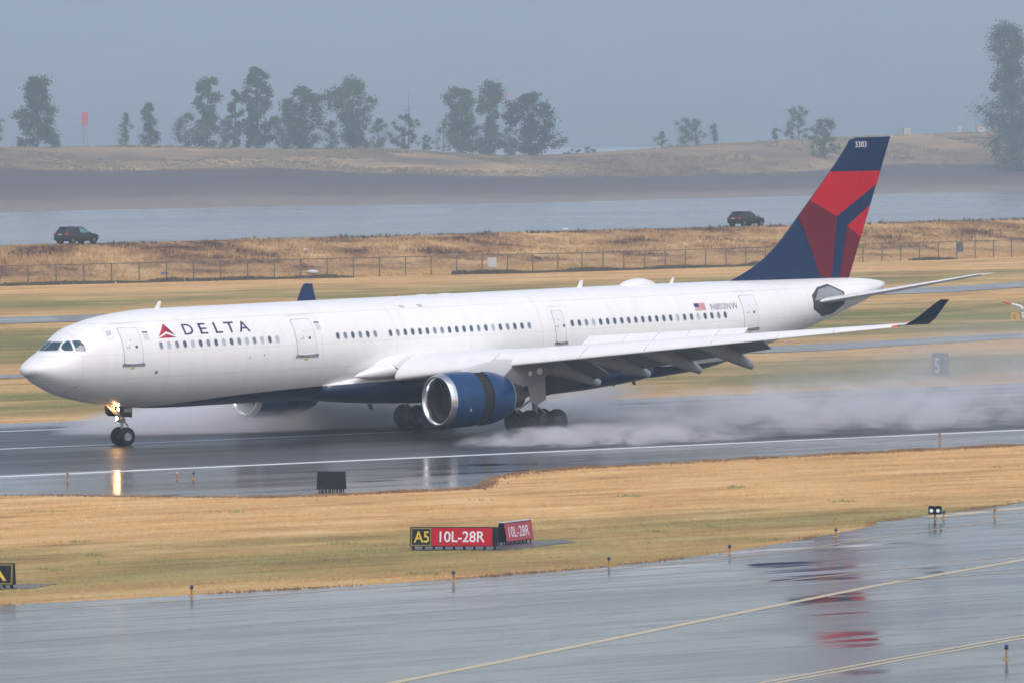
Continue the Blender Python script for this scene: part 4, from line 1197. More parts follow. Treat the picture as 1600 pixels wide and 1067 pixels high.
# edge lights
M['bluelens'] = simple('blue_lens', (0.02, 0.05, 0.22), 0.15, var=0.1)
M['amberlens'] = simple('amber_lens', (0.35, 0.18, 0.05), 0.15, var=0.1)
M['clearlens'] = simple('clear_lens', (0.45, 0.47, 0.5), 0.1, var=0.1)
def edge_light(x, y, label, kind, h=0.5, group=None):
    h *= 0.88
    r = empty('edge_light', (x, y, 0.012))
    tag(r, label, 'light', group)
    mesh('base_plate', *lathe_data([(0.0, 0.12), (0.02, 0.11), (0.04, 0.04), (0.041, 0.001)], 'z', 14), M['orange'], r, angle=40)
    mesh('stake', *tube_data((0, 0, 0.04), (0, 0, h * 0.68), 0.035 if kind == 'blue' else 0.04, n=10), M['orange'], r, angle=40)
    mesh('collar', *lathe_data([(h * 0.66, 0.05), (h * 0.68, 0.075), (h * 0.74, 0.075), (h * 0.76, 0.05)], 'z', 14), M['signblack'] if kind == 'blue' else M['orange'], r, angle=40)
    mesh('lens', *lathe_data([(h * 0.75, 0.062), (h * 0.88, 0.068), (h * 0.97, 0.045), (h, 0.001)], 'z', 14), {'blue': M['bluelens'], 'amber': M['amberlens'], 'clear': M['clearlens']}[kind], r, smooth=True)
edge_light(-60.4, -101.8, 'blue topped taxiway light right of the cut off A sign', 'blue')
edge_light(-48.05, -102.2, 'blue topped taxiway light below the A5 sign', 'blue')
edge_light(-37.95, -99.4, 'blue topped taxiway light right of the red holding signs at the grass edge', 'blue', 0.45)
edge_light(-29.4, -96.8, 'blue topped taxiway light midway between the red signs and the guard lamps', 'blue', 0.45)
edge_light(-18.75, -91.2, 'blue topped taxiway light just left of the guard lamps at the grass edge', 'blue', 0.45)
edge_light(-6.75, -84.7, 'blue topped taxiway light standing next to the twin guard lamps', 'blue', 0.45)
edge_light(-57.96, -145.65, 'blue topped taxiway light nearest the bottom right corner', 'blue', 0.62)
edge_light(-16.7, -28.9, 'amber runway edge light ahead of the nose wheel', 'amber', 0.55)
edge_light(-11.66, -31.4, 'small runway edge light right of the lamp reflections, left of the pair', 'clear', 0.4)
edge_light(-11.05, -32.0, 'small blue runway edge light right of the lamp reflections, right of the pair', 'blue', 0.4)
edge_light(40.85, -30.65, 'amber runway edge light behind the aircraft at the right', 'amber', 0.6)
edge_light(-4.2, -85.3, 'amber light on the taxiway right of the twin guard lamps', 'amber', 0.5)
gl = empty('guard_light', (-7.45, -84.9, 0.012), math.radians(-52))
tag(gl, 'black box with two round white guard lamps on a yellow post', 'guard lamp')
mesh('post', *tube_data((0, 0, 0), (0, 0, 0.30), 0.055), M['orange'], gl, angle=40)
bxm = mesh('lamp_box', *join(box_data(-0.29, -0.005, -0.1, 0.12, 0.26, 0.58), box_data(0.005, 0.29, -0.1, 0.12, 0.26, 0.58), box_data(-0.005, 0.005, -0.06, 0.1, 0.3, 0.54)), M['signblack'], gl)
for s in (-1, 1):
    mesh('hood', *prism_data([(s * 0.15 - 0.13, 0.581), (s * 0.15 + 0.13, 0.581), (s * 0.15 + 0.09, 0.635), (s * 0.15 - 0.09, 0.635)], 'y', -0.2, 0.08), M['signblack'], gl)
    mesh('lamp', *lathe_data([(-0.125, 0.001), (-0.118, 0.05), (-0.103, 0.085)], 'y', 18, (s * 0.15, 0, 0.42)), M['clearlens2'] if 'clearlens2' in M else M.setdefault('clearlens2', simple('frosted_lens', (0.65, 0.72, 0.76), 0.15, emit=(0.8, 0.95, 1.0), estr=0.25)), gl, smooth=True)

# ------------------------------------------------------------------ chain link fence on the far side
M['fence'] = simple('galvanised_fence', (0.13, 0.125, 0.12), 0.5, 0.3, var=0.3)
fx0, fx1, pitch = 105.0, 410.0, 3.39
fence = empty('chain_link_fence', (fx0, float(fence_y(fx0)), 1.8))
tag(fence, 'long chain link fence with thin posts at the foot of the far bank', 'fence')
def fp(x, h): 
    y = float(fence_y(x)); return (x - fx0, y - float(fence_y(fx0)), float(ground_z(x, y)) - 1.8 + h)
pm = bpy.data.meshes.new('post'); v_, f_ = tube_data((0, 0, -0.1), (0, 0, 2.05), 0.062, n=8); pm.from_pydata(v_, [], f_); pm.materials.append(M['fence'])
npost = int((fx1 - fx0) / pitch) + 1
for k in range(npost):
    o = new_obj('post', pm, fence); o.location = fp(fx0 + k * pitch, 0)
    o.rotation_euler = (rng.normal(0, 0.008), rng.normal(0, 0.008), 0)
VF = [tube_data(fp(fx0 + k * pitch, 2.0), fp(fx0 + (k + 1) * pitch, 2.0), 0.04, n=6, cap=False) for k in range(npost - 1)]
mesh('top_rail', *join(*VF), M['fence'], fence)
Q = []
xs_ = np.arange(fx0, fx1 - 2.2, 0.16)
for s in (-1, 1):
    for x in xs_:
        a, b = (x, x + 1.9) if s > 0 else (x + 1.9, x)
        p, q = fp(a, 0.06), fp(b, 1.97)
        Q.append([(p[0] - 0.006, p[1], p[2]), (p[0] + 0.006, p[1], p[2]), (q[0] + 0.006, q[1], q[2]), (q[0] - 0.006, q[1], q[2])])
tag(fast_mesh('chain_mesh', np.array(Q), 4, M['fence'], fence), kind='stuff')
def fence_panel(x, w_, z0, h, m, label):
    y = float(fence_y(x)) - 0.075
    o = mesh('fence_sign', *box_data(-w_ / 2, w_ / 2, -0.012, 0.012, 0, h), m)
    o.location = (x, y, 1.8 + z0)
    o.rotation_euler = (0, 0, 0.0 if x < 240 else math.atan(0.19))
    for a in (-0.4, 0.4):
        mesh('fixing', *tube_data((a * w_, -0.02, h * 0.85), (a * w_, 0.05, h * 0.85), 0.02, n=6), M['steel'], o)
    tag(o, label, 'sign')
fence_panel(228.3, 1.15, 0.68, 1.05, M['lgrey'], 'blank pale grey panel hung on the far fence above the fuselage')
fence_panel(305.5, 1.2, 0.80, 1.1, M['signgrey'], 'blank dark panel hung on the far fence right of the tail')

# ------------------------------------------------------------------ cars
M['carpaint1'] = simple('dark_slate_car_paint', (0.010, 0.013, 0.018), 0.3, var=0.15, coat=0.4)
M['carpaint2'] = simple('black_car_paint', (0.005, 0.006, 0.008), 0.3, var=0.15, coat=0.4)
M['carglass'] = simple('tinted_car_glass', (0.02, 0.025, 0.03), 0.05, var=0.2)
M['carglass2'] = simple('clear_car_glass', (0.10, 0.22, 0.22), 0.05, var=0.2)
M['tail'] = simple('tail_lamp_red', (0.5, 0.01, 0.03), 0.2, emit=(1, 0.02, 0.06), estr=0.25)
M['plate'] = simple('number_plate_white', (0.6, 0.62, 0.66), 0.4)
M['alloy'] = simple('alloy_wheel', (0.3, 0.31, 0.33), 0.35, 0.8)
def car(name, label, loc, rz, paint, L=4.7, Wd=1.92, H=1.66, front=None, rack=False):
    r = empty(name, loc, rz)
    tag(r, label, 'car', 'cars on the levee road')
    k = L / 4.7
    hw = Wd / 2
    S = [ # x, zbot, zside, zbelt, ztop, w_belt, w_top
        (-2.35, 0.50, 0.62, 0.80, 0.84, 0.78, 0.74), (-2.28, 0.36, 0.62, 0.98, 1.04, 0.90, 0.80), (-2.1, 0.30, 0.62, 1.05, 1.32, 0.94, 0.72), (-1.78, 0.28, 0.62, 1.06, 1.60, 0.955, 0.66), (-1.2, 0.26, 0.62, 1.05, 1.66, 0.96, 0.67),
        (-0.4, 0.26, 0.62, 1.03, 1.66, 0.96, 0.67), (0.25, 0.26, 0.62, 1.02, 1.60, 0.96, 0.65), (0.75, 0.26, 0.62, 1.02, 1.34, 0.955, 0.70), (1.15, 0.26, 0.62, 1.01, 1.07, 0.95, 0.80), (1.75, 0.27, 0.60, 0.95, 1.0, 0.93, 0.74), (2.15, 0.30, 0.56, 0.84, 0.89, 0.86, 0.66), (2.32, 0.36, 0.52, 0.68, 0.74, 0.74, 0.58), (2.36, 0.44, 0.5, 0.58, 0.6, 0.66, 0.52)]
    R = []
    for x, zb, zs, zl, zt, wb, wt in S:
        sc_ = H / 1.66
        wb *= hw / 0.96; wt *= hw / 0.96
        R.append([(x * k, y, z * sc_) for y, z in ((-wb * 0.86, zb), (-wb, zb + 0.08), (-wb, zs), (-wb * 0.985, zl), (-wt, zt - 0.05), (-wt * 0.8, zt), (wt * 0.8, zt), (wt, zt - 0.05), (wb * 0.985, zl), (wb, zs), (wb, zb + 0.08), (wb * 0.86, zb))])
    body = mesh('body', *loft_data(R), paint, r, angle=32)
    def glass(nm, pts, m=None):
        return mesh(nm, pts, [tuple(range(len(pts)))], m or M['carglass'], r)
    def side_y(x, z, s):
        xs2 = [q[0] * k for q in S]
        wb = np.interp(x, xs2, [q[5] for q in S]) * hw / 0.96 * 0.985; wt = np.interp(x, xs2, [q[6] for q in S]) * hw / 0.96
        zl = np.interp(x, xs2, [q[3] for q in S]) * H / 1.66; zt = (np.interp(x, xs2, [q[4] for q in S]) - 0.05) * H / 1.66
        t = (z - zl) / max(0.05, zt - zl)
        return s * (wb + (wt - wb) * t + 0.012)
    for s in (-1, 1):
        for nm, q, mm in (('rear_quarter_window', [(-1.95, 1.13), (-1.45, 1.10), (-1.42, 1.52), (-1.74, 1.47)], None), ('rear_door_window', [(-1.38, 1.10), (-0.42, 1.08), (-0.42, 1.55), (-1.33, 1.54)], None), ('front_door_window', [(-0.36, 1.08), (0.74, 1.07), (0.27, 1.47), (-0.36, 1.55)], front)):
            pts = [(x * k, side_y(x * k, z * H / 1.66, s), z * H / 1.66) for x, z in q]
            glass(nm, pts, mm)
        mesh('tail_lamp', *box_data(-2.30 * k, -2.05 * k, s * hw * 0.80 - 0.16, s * hw * 0.80 + 0.16, 0.88 * H / 1.66, 1.04 * H / 1.66), M['tail'], r)
        mesh('headlamp', *box_data(2.08 * k, 2.24 * k, s * hw * 0.72 - 0.13, s * hw * 0.72 + 0.13, 0.68, 0.78), M['clearlens'], r)
        mesh('wing_mirror', *box_data(0.68 * k, 0.86 * k, s * (hw + 0.12) - 0.1, s * (hw + 0.12) + 0.06, 1.05, 1.2), paint, r)
        mesh('roof_rail', *tube_data((-1.7 * k, s * hw * 0.66, 1.62 * H / 1.66 + 0.05), (0.1 * k, s * hw * 0.66, 1.62 * H / 1.66 + 0.05), 0.025), M['black'], r)
    for xs2, y2 in ((-1.45, -1), (-1.45, 1), (1.42, -1), (1.42, 1)):
        c = (xs2 * k, y2 * (hw - 0.12), 0.36)
        mesh('wheel_arch', *lathe_data([(-0.14, 0.43), (0.132, 0.43), (0.133, 0.3)], 'y', 24, c), M['black'], r)
        t = mesh('wheel', *lathe_data([(-0.12, 0.23), (-0.12, 0.33), (-0.09, 0.36), (0.11, 0.36), (0.137, 0.33), (0.14, 0.23)], 'y', 28, c), M['rubber'], r, angle=40)
        VF = [lathe_data([(0.06 * y2, 0.22), (0.145 * y2, 0.24)], 'y', 20, c)] + [tube_data((c[0], c[1] + 0.13 * y2, c[2]), (c[0] + 0.23 * math.cos(a), c[1] + 0.14 * y2, c[2] + 0.23 * math.sin(a)), 0.035, n=5) for a in (2 * math.pi * q / 5 for q in range(5))]
        mesh('wheel_rim', *join(*VF), M['alloy'], t)
    rear = [(-2.115 * k, -0.6, 1.34 * H / 1.66 - 0.03), (-2.115 * k, 0.6, 1.34 * H / 1.66 - 0.03), (-1.80 * k, 0.55, 1.585 * H / 1.66), (-1.80 * k, -0.55, 1.585 * H / 1.66)]
    glass('rear_window', [(a - 0.04, b, c) for a, b, c in rear])
    glass('windscreen', [(0.78 * k, -0.62, 1.33 * H / 1.66 + 0.02), (0.78 * k, 0.62, 1.33 * H / 1.66 + 0.02), (0.30 * k, 0.58, 1.59 * H / 1.66 + 0.02), (0.30 * k, -0.58, 1.59 * H / 1.66 + 0.02)])
    mesh('roof_spoiler', *box_data(-1.98 * k, -1.72 * k, -0.58, 0.58, 1.60 * H / 1.66, 1.635 * H / 1.66), paint, r)
    mesh('number_plate', *box_data(-2.335 * k, -2.31 * k, -0.26, 0.26, 0.86 * H / 1.66, 0.98 * H / 1.66), M['plate'], r)
    if rack:
        for x in (-1.3, -0.5, 0.0):
            mesh('roof_bar', *box_data(x * k - 0.04, x * k + 0.04, -0.66, 0.66, H + 0.05, H + 0.09), M['black'], r)
        mesh('rack_load', *box_data(-1.2 * k, -0.1 * k, -0.2, 0.2, H + 0.095, H + 0.15), M['plate'], r)
rzc = math.atan(0.195)
xa, ya = 185.6, float(road_y(185.6)) + 1.7
car('car', 'dark slate sport utility car driving on the levee road at the left', (xa, ya, float(ground_z(xa, ya)) + 0.05), rzc, M['carpaint1'], 5.0, 2.0, 1.76, M['carglass2'])
xa, ya = 293.6, float(road_y(293.6)) + 1.7
car('car', 'black hatchback car with roof rack on the levee road left of the tail', (xa, ya, float(ground_z(xa, ya)) + 0.05), rzc, M['carpaint2'], 4.95, 1.95, 1.64, None, True)

# ------------------------------------------------------------------ trees on the far bank
def leaf_mat(name, c):
    k = NT(name)
    n = k.noise(k.pos(), 0.35, 4, 0.6)
    f = k.noise(k.pos(), 2.5, 3, 0.6)
    cc = k.mix(k.maprange(f, 0.3, 0.7), k.ramp(n, [(0.3, tuple(v * 0.6 for v in c)), (0.7, c)]), tuple(v * 1.35 for v in c))
    k.base(cc, 0.7, spec=0.25)
    return k.m
LM = {'mid': leaf_mat('mid_green_leaves', (0.042, 0.085, 0.032)), 'pale': leaf_mat('pale_green_leaves', (0.06, 0.11, 0.042)), 'dark': leaf_mat('dark_green_leaves', (0.022, 0.038, 0.026))}
M['bark'] = simple('bark', (0.07, 0.06, 0.05), 0.9, var=0.3)
PROF = {'tall': ([0, .1, .25, .45, .6, .72, .85, 1], [.75, .9, .95, .8, .95, .85, .7, .25]),
        'round': ([0, .15, .4, .65, .85, 1], [.45, .85, 1, .9, .65, .2]),
        'vase': ([0, .2, .4, .5, .65, .8, 1], [.55, .6, .42, .55, .95, 1, .45]),
        'top': ([0, .15, .35, .5, .7, .85, 1], [.8, .85, .5, .45, .85, 1, .5]),
        'cone': ([0, .1, .3, .6, .85, 1], [.8, 1, .95, .65, .35, .08]),
        'lean': ([0, .15, .3, .42, .5, .62, .75, .88, 1], [.75, 1, .85, .9, .45, .6, .42, .5, .3])}
def tree(name, label, loc, H, W, style, mat_, seed, trunk=0.04, lean=(0, 0), dens=1.0, gaps=0.0, group='trees on the far bank'):
    g_ = np.random.default_rng(seed)
    r = empty(name, loc)
    tag(r, label, 'tree', group)
    pt, pr = PROF[style]
    axis = lambda t: np.array([lean[0] * t ** 1.3 * H + 0.02 * W * math.sin(5 * t + seed), lean[1] * t * H + 0.02 * W * math.cos(4 * t + seed), H * t])
    nb = int(6 + H * 0.5)
    rt = max(0.07, 0.016 * H)
    VF = [path_data([tuple(axis(t)) for t in np.linspace(0, 0.93, 9)], [rt * (1 - t) ** 0.8 + 0.02 for t in np.linspace(0, 0.93, 9)], 7)]
    ncl = max(12, int(H * W * 0.22 * dens) + 12)
    cl = []
    for k in range(ncl):
        t = trunk + (1 - trunk) * ((k + g_.random()) / ncl)
        t = min(t, 0.97)
        rad = np.interp(t, pt, pr) * W / 2 * (0.45 + 1.0 * vnoise(seed * 3.1 + t * 6.5, seed, 2))
        a = g_.random() * 2 * math.pi
        rr = rad * math.sqrt(g_.random()) * 0.85
        c = axis(t) + np.array([rr * math.cos(a), rr * math.sin(a), 0])
        cr = (0.075 + 0.10 * g_.random()) * min(W, H * 0.8) * (0.7 + 0.5 * np.interp(t, pt, pr)) * (1.7 if H < 10 else 1.0)
        cl.append((c, cr))
        if k % max(1, ncl // nb) == 0 and rr > 0.15 * W / 2:
            p0 = axis(max(0.02, t - 0.14))
            mid_ = (p0 + c) / 2 + np.array([0, 0, 0.03 * H])
            VF.append(path_data([tuple(p0), tuple(mid_), tuple(c)], [rt * (1 - t) * 0.6 + 0.03, rt * (1 - t) * 0.35 + 0.025, 0.02], 5))
    mesh('trunk', *join(*VF), M['bark'], r)
    nl = int(np.clip(H * W * 52 * dens, 1400, 13000 if H < 30 else 30000))
    ci = g_.integers(0, len(cl), nl)
    C = np.array([c for c, _ in cl])[ci]; RR = np.array([q for _, q in cl])[ci]
    d = g_.normal(size=(nl, 3)); d /= np.linalg.norm(d, axis=1)[:, None]
    rad = np.minimum(np.abs(g_.normal(0, 0.62, nl)), 0.95) * (0.7 + 0.5 * g_.random(nl))
    pos = C + d * (RR * rad)[:, None] * np.array([1.1, 1.1, 0.9])
    pos[:, 2] = np.maximum(pos[:, 2], 0.12)
    n = g_.normal(size=(nl, 3)) + np.array([0, 0, 0.5]); n /= np.linalg.norm(n, axis=1)[:, None]
    t1 = np.cross(n, g_.normal(size=(nl, 3))); t1 /= np.linalg.norm(t1, axis=1)[:, None]
    t2 = np.cross(n, t1)
    sz = (0.16 + 0.20 * g_.random(nl)) * np.clip(H / 14, 0.6, 1.3)
    q = np.stack([pos + t1 * sz[:, None], pos + t2 * sz[:, None] * 0.62, pos - t1 * sz[:, None], pos - t2 * sz[:, None] * 0.62], 1)
    fast_mesh('crown', q, 4, LM[mat_], r)
    return r
TREES = [
    (861, 1301, 8.4, 7.3, 'round', 'mid', 'small round tree cut off by the left edge', {}),
    (879, 1307, 20.2, 13.8, 'tall', 'mid', 'tall lumpy tree standing alone at the left of the far bank', {}),
    (919, 1320, 9.7, 5.6, 'cone', 'mid', 'narrow small tree right of the red marker', {}),
    (928, 1321, 12.6, 9.8, 'cone', 'mid', 'pointed bushy tree second right of the red marker', {}),
    (941, 1321, 9.8, 8.5, 'round', 'mid', 'low rounded tree at the left end of the main row', {}),
    (949, 1321, 20.2, 11.3, 'top', 'pale', 'tall pale tree left of the tallest tree', {'dens': 0.8}),
    (959, 1321, 17.1, 8.3, 'cone', 'mid', 'thin sparse tree close against the tallest tree', {'dens': 0.6}),
    (967, 1321, 23.8, 11.8, 'tall', 'mid', 'tallest tree of the row above the fuselage front', {}),
    (981, 1318, 17.9, 18.7, 'round', 'mid', 'broad bushy tree right of the tallest tree', {}),
    (999, 1316, 20.5, 18.8, 'vase', 'pale', 'spreading tree with a wide top and narrow waist', {'dens': 0.8}),
    (1007, 1314, 8.9, 8.1, 'round', 'mid', 'low shrub like tree right of the wide topped tree', {}),
    (1016, 1313, 10.4, 11.2, 'round', 'mid', 'compact tree under the bare dead spire', {}),
    (1029, 1311, 9.7, 8.9, 'cone', 'pale', 'sparse pale sapling left of the clustered trees', {'dens': 0.45}),
    (1035, 1310, 19.5, 12.8, 'tall', 'pale', 'pale upright tree at the left of the cluster', {}),
    (1045, 1309, 22.1, 12.4, 'top', 'pale', 'pale loose crowned tree in the middle of the cluster', {'dens': 0.8}),
    (1060, 1308, 18.7, 19.5, 'round', 'dark', 'dark dense tree at the right end of the cluster', {'dens': 1.3}),
    (1127, 1327, 5.6, 5.4, 'round', 'mid', 'leftmost small tree on the right hand rise', {'trunk': 0.2}),
    (1138, 1329, 8.8, 7.2, 'round', 'mid', 'small round tree, left of the close pair on the rise', {'trunk': 0.14}),
    (1144, 1331, 8.6, 6.4, 'round', 'mid', 'small round tree, right of the close pair on the rise', {'trunk': 0.14}),
    (1153, 1333, 6.6, 5.0, 'round', 'mid', 'little tree standing right of the close pair', {'trunk': 0.2}),
    (1185, 1341, 4.0, 4.4, 'round', 'mid', 'tiny round tree on the ridge left of the fin', {'trunk': 0.15}),
    (1198, 1345, 10.5, 9.0, 'round', 'mid', 'rounded tree on the ridge just left of the fin', {'trunk': 0.06}),
    (1167, 1296, 12.2, 11.6, 'round', 'mid', 'bushy tree lower on the slope touching the fin tip', {'trunk': 0.12}),
    (1226, 1271, 46.0, 26.0, 'lean', 'mid', 'very tall ragged tree cut off by the right edge', {'lean': (-0.10, 0.02), 'dens': 0.5}),
]
for i, (x, y, H, W, st, mt, lb, kw) in enumerate(TREES):
    tree('tree', lb, (x, y, bank_z(x, y) - 0.1), H * (1.0 if H < 40 else 1.0), W, st, mt, 100 + i, **kw)
def bare(name, label, x, y, H, W, seed, nb, rt):
    g_ = np.random.default_rng(seed)
    r = empty(name, (x, y, bank_z(x, y) - 0.1)); tag(r, label, 'tree')
    mesh('trunk', *path_data([(0, 0, 0), (0.02 * H, 0, H * 0.5), (0, 0, H)], [rt, rt * 0.6, 0.03], 7), M['bark'], r)
    for k in range(nb):
        t = 0.45 + 0.5 * k / nb; a = g_.random() * 6.28; l = W * (1.05 - t) * (0.5 + g_.random() * 0.6)
        mesh('branch', *path_data([(0.02 * H * (1 - abs(2 * t - 1)), 0, H * t), (l * 0.6 * math.cos(a), l * 0.6 * math.sin(a), H * t + 0.15 * l), (l * math.cos(a), l * math.sin(a), H * t + 0.3 * l)], [rt * 0.35, rt * 0.25, 0.02], 5), M['bark'], r)
bare('dead_tree', 'bare dead spire rising out of the compact tree', 1016.5, 1312, 17.2, 4.0, 5, 14, 0.2)
bare('dead_tree', 'small leafless shrub right of the dark tree', 1072, 1313, 3.6, 2.6, 9, 10, 0.07)
for i, (x_, y_, h_, w_, lb) in enumerate(((953, 1318, 8.5, 12, 'low scrub between the pale tree and the tallest tree'), (974, 1316, 9.5, 12, 'low scrub between the tallest and the broad bushy tree'), (989.5, 1315, 8.5, 11, 'low scrub between the broad bushy and the wide topped tree'), (1022.5, 1310, 4.5, 8, 'low scrub left of the sparse pale sapling'), (1040, 1308, 8.5, 12, 'low scrub at the foot of the pale clustered trees'), (1051, 1307, 8.5, 11, 'low scrub at the foot of the dark tree'))):
    tree('bush', lb, (x_, y_, bank_z(x_, y_) - 0.1), h_, w_, 'round', 'mid', 300 + i, 0.0, group='bushes on the far bank')
tree('bush', 'low dark green bush patch right of the leafless shrub', (1082, 1316, bank_z(1082, 1316) - 0.1), 1.7, 10.0, 'round', 'mid', 55, 0.0, group='bushes on the far bank')
tree('bush', 'low dark green bush at the right of the bush patch', (1091, 1318, bank_z(1091, 1318) - 0.1), 1.9, 7.0, 'round', 'mid', 56, 0.0, group='bushes on the far bank')

# marker and mast standing in the far channel, boxes on the bank
M['dayred'] = simple('red_daymark', (0.62, 0.03, 0.04), 0.5, var=0.1)
dm = empty('channel_marker', (1180, 1724, -6)); tag(dm, 'tall red panel marker standing in the mist at the far left', 'marker')
mesh('pile', *join(*[tube_data((a, b, 0), (a * 0.6, b * 0.6, 24.5), 0.22) for a, b in ((-0.8, -0.6), (0.8, -0.6), (0, 0.9))]), M['mgrey'], dm)
for a in (0, math.pi / 2):
    o = mesh('red_panel', *box_data(-1.15, 1.15, -0.06, 0.06, 22.6, 27.4), M['dayred'], dm); o.rotation_euler = (0, 0, a - 0.66)
mk = empty('radio_mast', (1880, 2375, -6)); tag(mk, 'faint red banded mast showing above the clustered trees', 'mast')
mesh('pole', *tube_data((0, 0, 0), (0, 0, 36), 0.45, 0.3, 8), M['mgrey'], mk)
for k in range(2):
    mesh('red_band', *tube_data((0, 0, 30 + k * 4.5), (0, 0, 33 + k * 4.5), 0.7, 0.7, 8), M['dayred'], mk)
for nm, x, y, w_, h, lb in (('concrete_block', 1262.9, 1366.4, 2.3, 2.3, 'pale boxy block on the ridge just right of the fin top'), ('concrete_block', 1283.6, 1363.8, 1.4, 2.2, 'narrow pale block in the middle of the ridge right of the fin'), ('concrete_block', 1285.3, 1355.2, 2.6, 2.6, 'wide grey block on the ridge left of the very tall tree')):
    o = mesh(nm, *join(box_data(-w_ / 2, w_ / 2, -w_ / 2, w_ / 2, 0, h * 0.86), box_data(-w_ / 2 - 0.12, w_ / 2 + 0.12, -w_ / 2 - 0.12, w_ / 2 + 0.12, h * 0.862, h)), simple('weathered_block', (0.45, 0.42, 0.40), 0.8, var=0.2))
    o.location = (x, y, bank_z(x, y) - 0.15); o.rotation_euler = (0, 0, -0.5); tag(o, lb, 'block')

# ------------------------------------------------------------------ litter on the far bank
M['litblue'] = simple('blue_tarp', (0.06, 0.12, 0.4), 0.5); M['litwhite'] = simple('white_plastic', (0.62, 0.63, 0.66), 0.5)
def litter(x, y, w_, h, m, label, seed):
    g_ = np.random.default_rng(seed)
    R = []
    for k in range(6):
        t = k / 5
        rr = math.sin(math.pi * (0.08 + 0.84 * t)) ** 0.6
        R.append([(w_ * (t - 0.5), 0.35 * w_ * rr * math.cos(a) * (0.7 + 0.5 * g_.random()), h * (0.45 + 0.5 * rr * math.sin(a) * (0.7 + 0.5 * g_.random()))) for a in (2 * math.pi * j / 9 for j in range(9))])
    o = mesh('litter', *loft_data(R), m, angle=30)
    o.location = (x, y, float(ground_z(x, y)) - 0.02); o.rotation_euler = (0, 0, -0.6)
    tag(o, label, 'litter')
litter(189.0, 256.6, 0.85, 0.3, M['litblue'], 'blue scrap lying behind the far fence at the left', 1)
litter(179.5, 252.0, 0.55, 0.2, M['litwhite'], 'pale green white scrap at the foot of the far fence', 2)
litter(207.5, 256.2, 1.2, 0.45, M['litwhite'], 'large white scrap behind the fence right of the far winglet', 3)
litter(213.8, 266.0, 0.6, 0.3, M['litwhite'], 'small white scrap on the bank left of the far winglet', 4)
litter(262.0, 282.5, 0.7, 0.4, M['litwhite'], 'white scrap high on the bank above the fuselage middle', 5)
litter(259.5, 263.6, 0.6, 0.3, M['litwhite'], 'white scrap beside the fence top above the satellite dome', 6)

# ------------------------------------------------------------------ grass tufts
def tufts(name, x, y, h, wd, nb, m, lean=0.35, z=None):
    n = len(x)
    z = ground_z(x, y) if z is None else z
    base = np.stack([x, y, z - 0.01], 1)
    base = np.repeat(base, nb, 0); hh = np.repeat(h, nb) * rng.uniform(0.6, 1.15, n * nb); ww = np.repeat(wd, nb)
    a = rng.uniform(0, 2 * np.pi, n * nb)
    base[:, 0] += rng.normal(0, 1, n * nb) * ww * 1.2; base[:, 1] += rng.normal(0, 1, n * nb) * ww * 1.2
    u = np.stack([np.cos(a), np.sin(a), np.zeros_like(a)], 1) * ww[:, None]
    l = (rng.normal(0, lean * 0.45, (n * nb, 2)) + np.array([0.62, 0.79]) * lean) * hh[:, None]
    tip = base + np.stack([l[:, 0], l[:, 1], hh], 1)
    q = np.stack([base - u, base + u, tip + u * 0.15, tip - u * 0.15], 1)
    return fast_mesh(name, q, 4, m)
N = 120000
x = rng.uniform(-85, 62, N); y = rng.uniform(-103, -35, N)
yn = np.interp(x, nex, ney) + rng.normal(0, 0.3, N); yt = np.interp(x, tex, tey) - np.abs(rng.normal(0, 0.3, N))
ok = (y < yn) & (y > yt)
ok &= ~((x > -37.5) & (x < -28) & (y > -88.6) & (y < -84) & (np.abs(y + 86) < 2.0) & (rng.random(N) < 0.85))
x, y = x[ok], y[ok]
den = vnoise(x * 0.5, y * 0.5, 11) * 0.6 + vnoise(x * 0.12, y * 0.2, 12) * 0.4
h = 0.03 + 0.07 * den + (rng.random(len(x)) < 0.015) * 0.08
tag(tufts('grass', x, y, h, np.full(len(x), 0.03), 2, M['blades'], 1.3), 'short dry golden grass covering the infield between taxiway and runway', 'grass', kind='stuff')
N = 42000
x = rng.uniform(0, 330, N); y = rng.uniform(27.5, 252, N)
ok = (y < x * 1.25 + 60) & (y > x * 0.25 - 30)
ok &= ~((y > np.interp(x, [-300, 114, 229, 247, 600], [170, 174.2, 181.1, 188, 230])) & (y < np.interp(x, [-300, 121, 239, 256, 600], [181, 184.5, 191.7, 199, 241])))
ok &= ~((y > np.interp(x, [-300, 57, 129, 162, 500], [92, 88.7, 85.5, 95.9, 170])) & (y < np.interp(x, [-300, 60, 139, 172, 500], [97, 93.8, 97, 106.7, 182])))
x, y = x[ok], y[ok]
tag(tufts('grass', x, y, 0.04 + 0.08 * vnoise(x * 0.2, y * 0.3, 31), np.full(len(x), 0.05), 2, M['blades'], 1.3), 'short dry and greenish grass between the runway and the far fence', 'grass', kind='stuff')
N = 26000
x = rng.uniform(110, 400, N); t = rng.random(N)
yf = fence_y(x); yr = np.maximum(road_y(x), yf + 9)
y = yf + 0.6 + (yr - yf - 0.4) * t
cl = vnoise(x * 0.22, y * 0.3, 41)
h = np.where(t > 0.45, 0.15 + 0.55 * cl, 0.10 + 0.22 * cl) * np.interp(t, [0, 0.86, 1], [1, 1, 0.35])
tag(tufts('grass', x, y, h, np.full(N, 0.10), 3, M['grass'], 0.4), 'tall tangled brown grass on the far bank below the road', 'grass', kind='stuff')
M['weed'] = simple('dark_weeds', (0.075, 0.065, 0.045), 0.9, var=0.4, scale=0.5)
N = 9000
x = rng.uniform(110, 400, N); y = fence_y(x) - 0.1 + rng.normal(0, 0.45, N)
kp = vnoise(x * 0.06, x * 0, 61) > 0.30
x, y = x[kp], y[kp]
tag(tufts('weeds', x, y, 0.15 + 0.35 * vnoise(x * 0.3, y * 0, 62), np.full(len(x), 0.10), 3, M['weed'], 0.5), 'dark weeds along the foot of the far fence', 'weeds', kind='stuff')
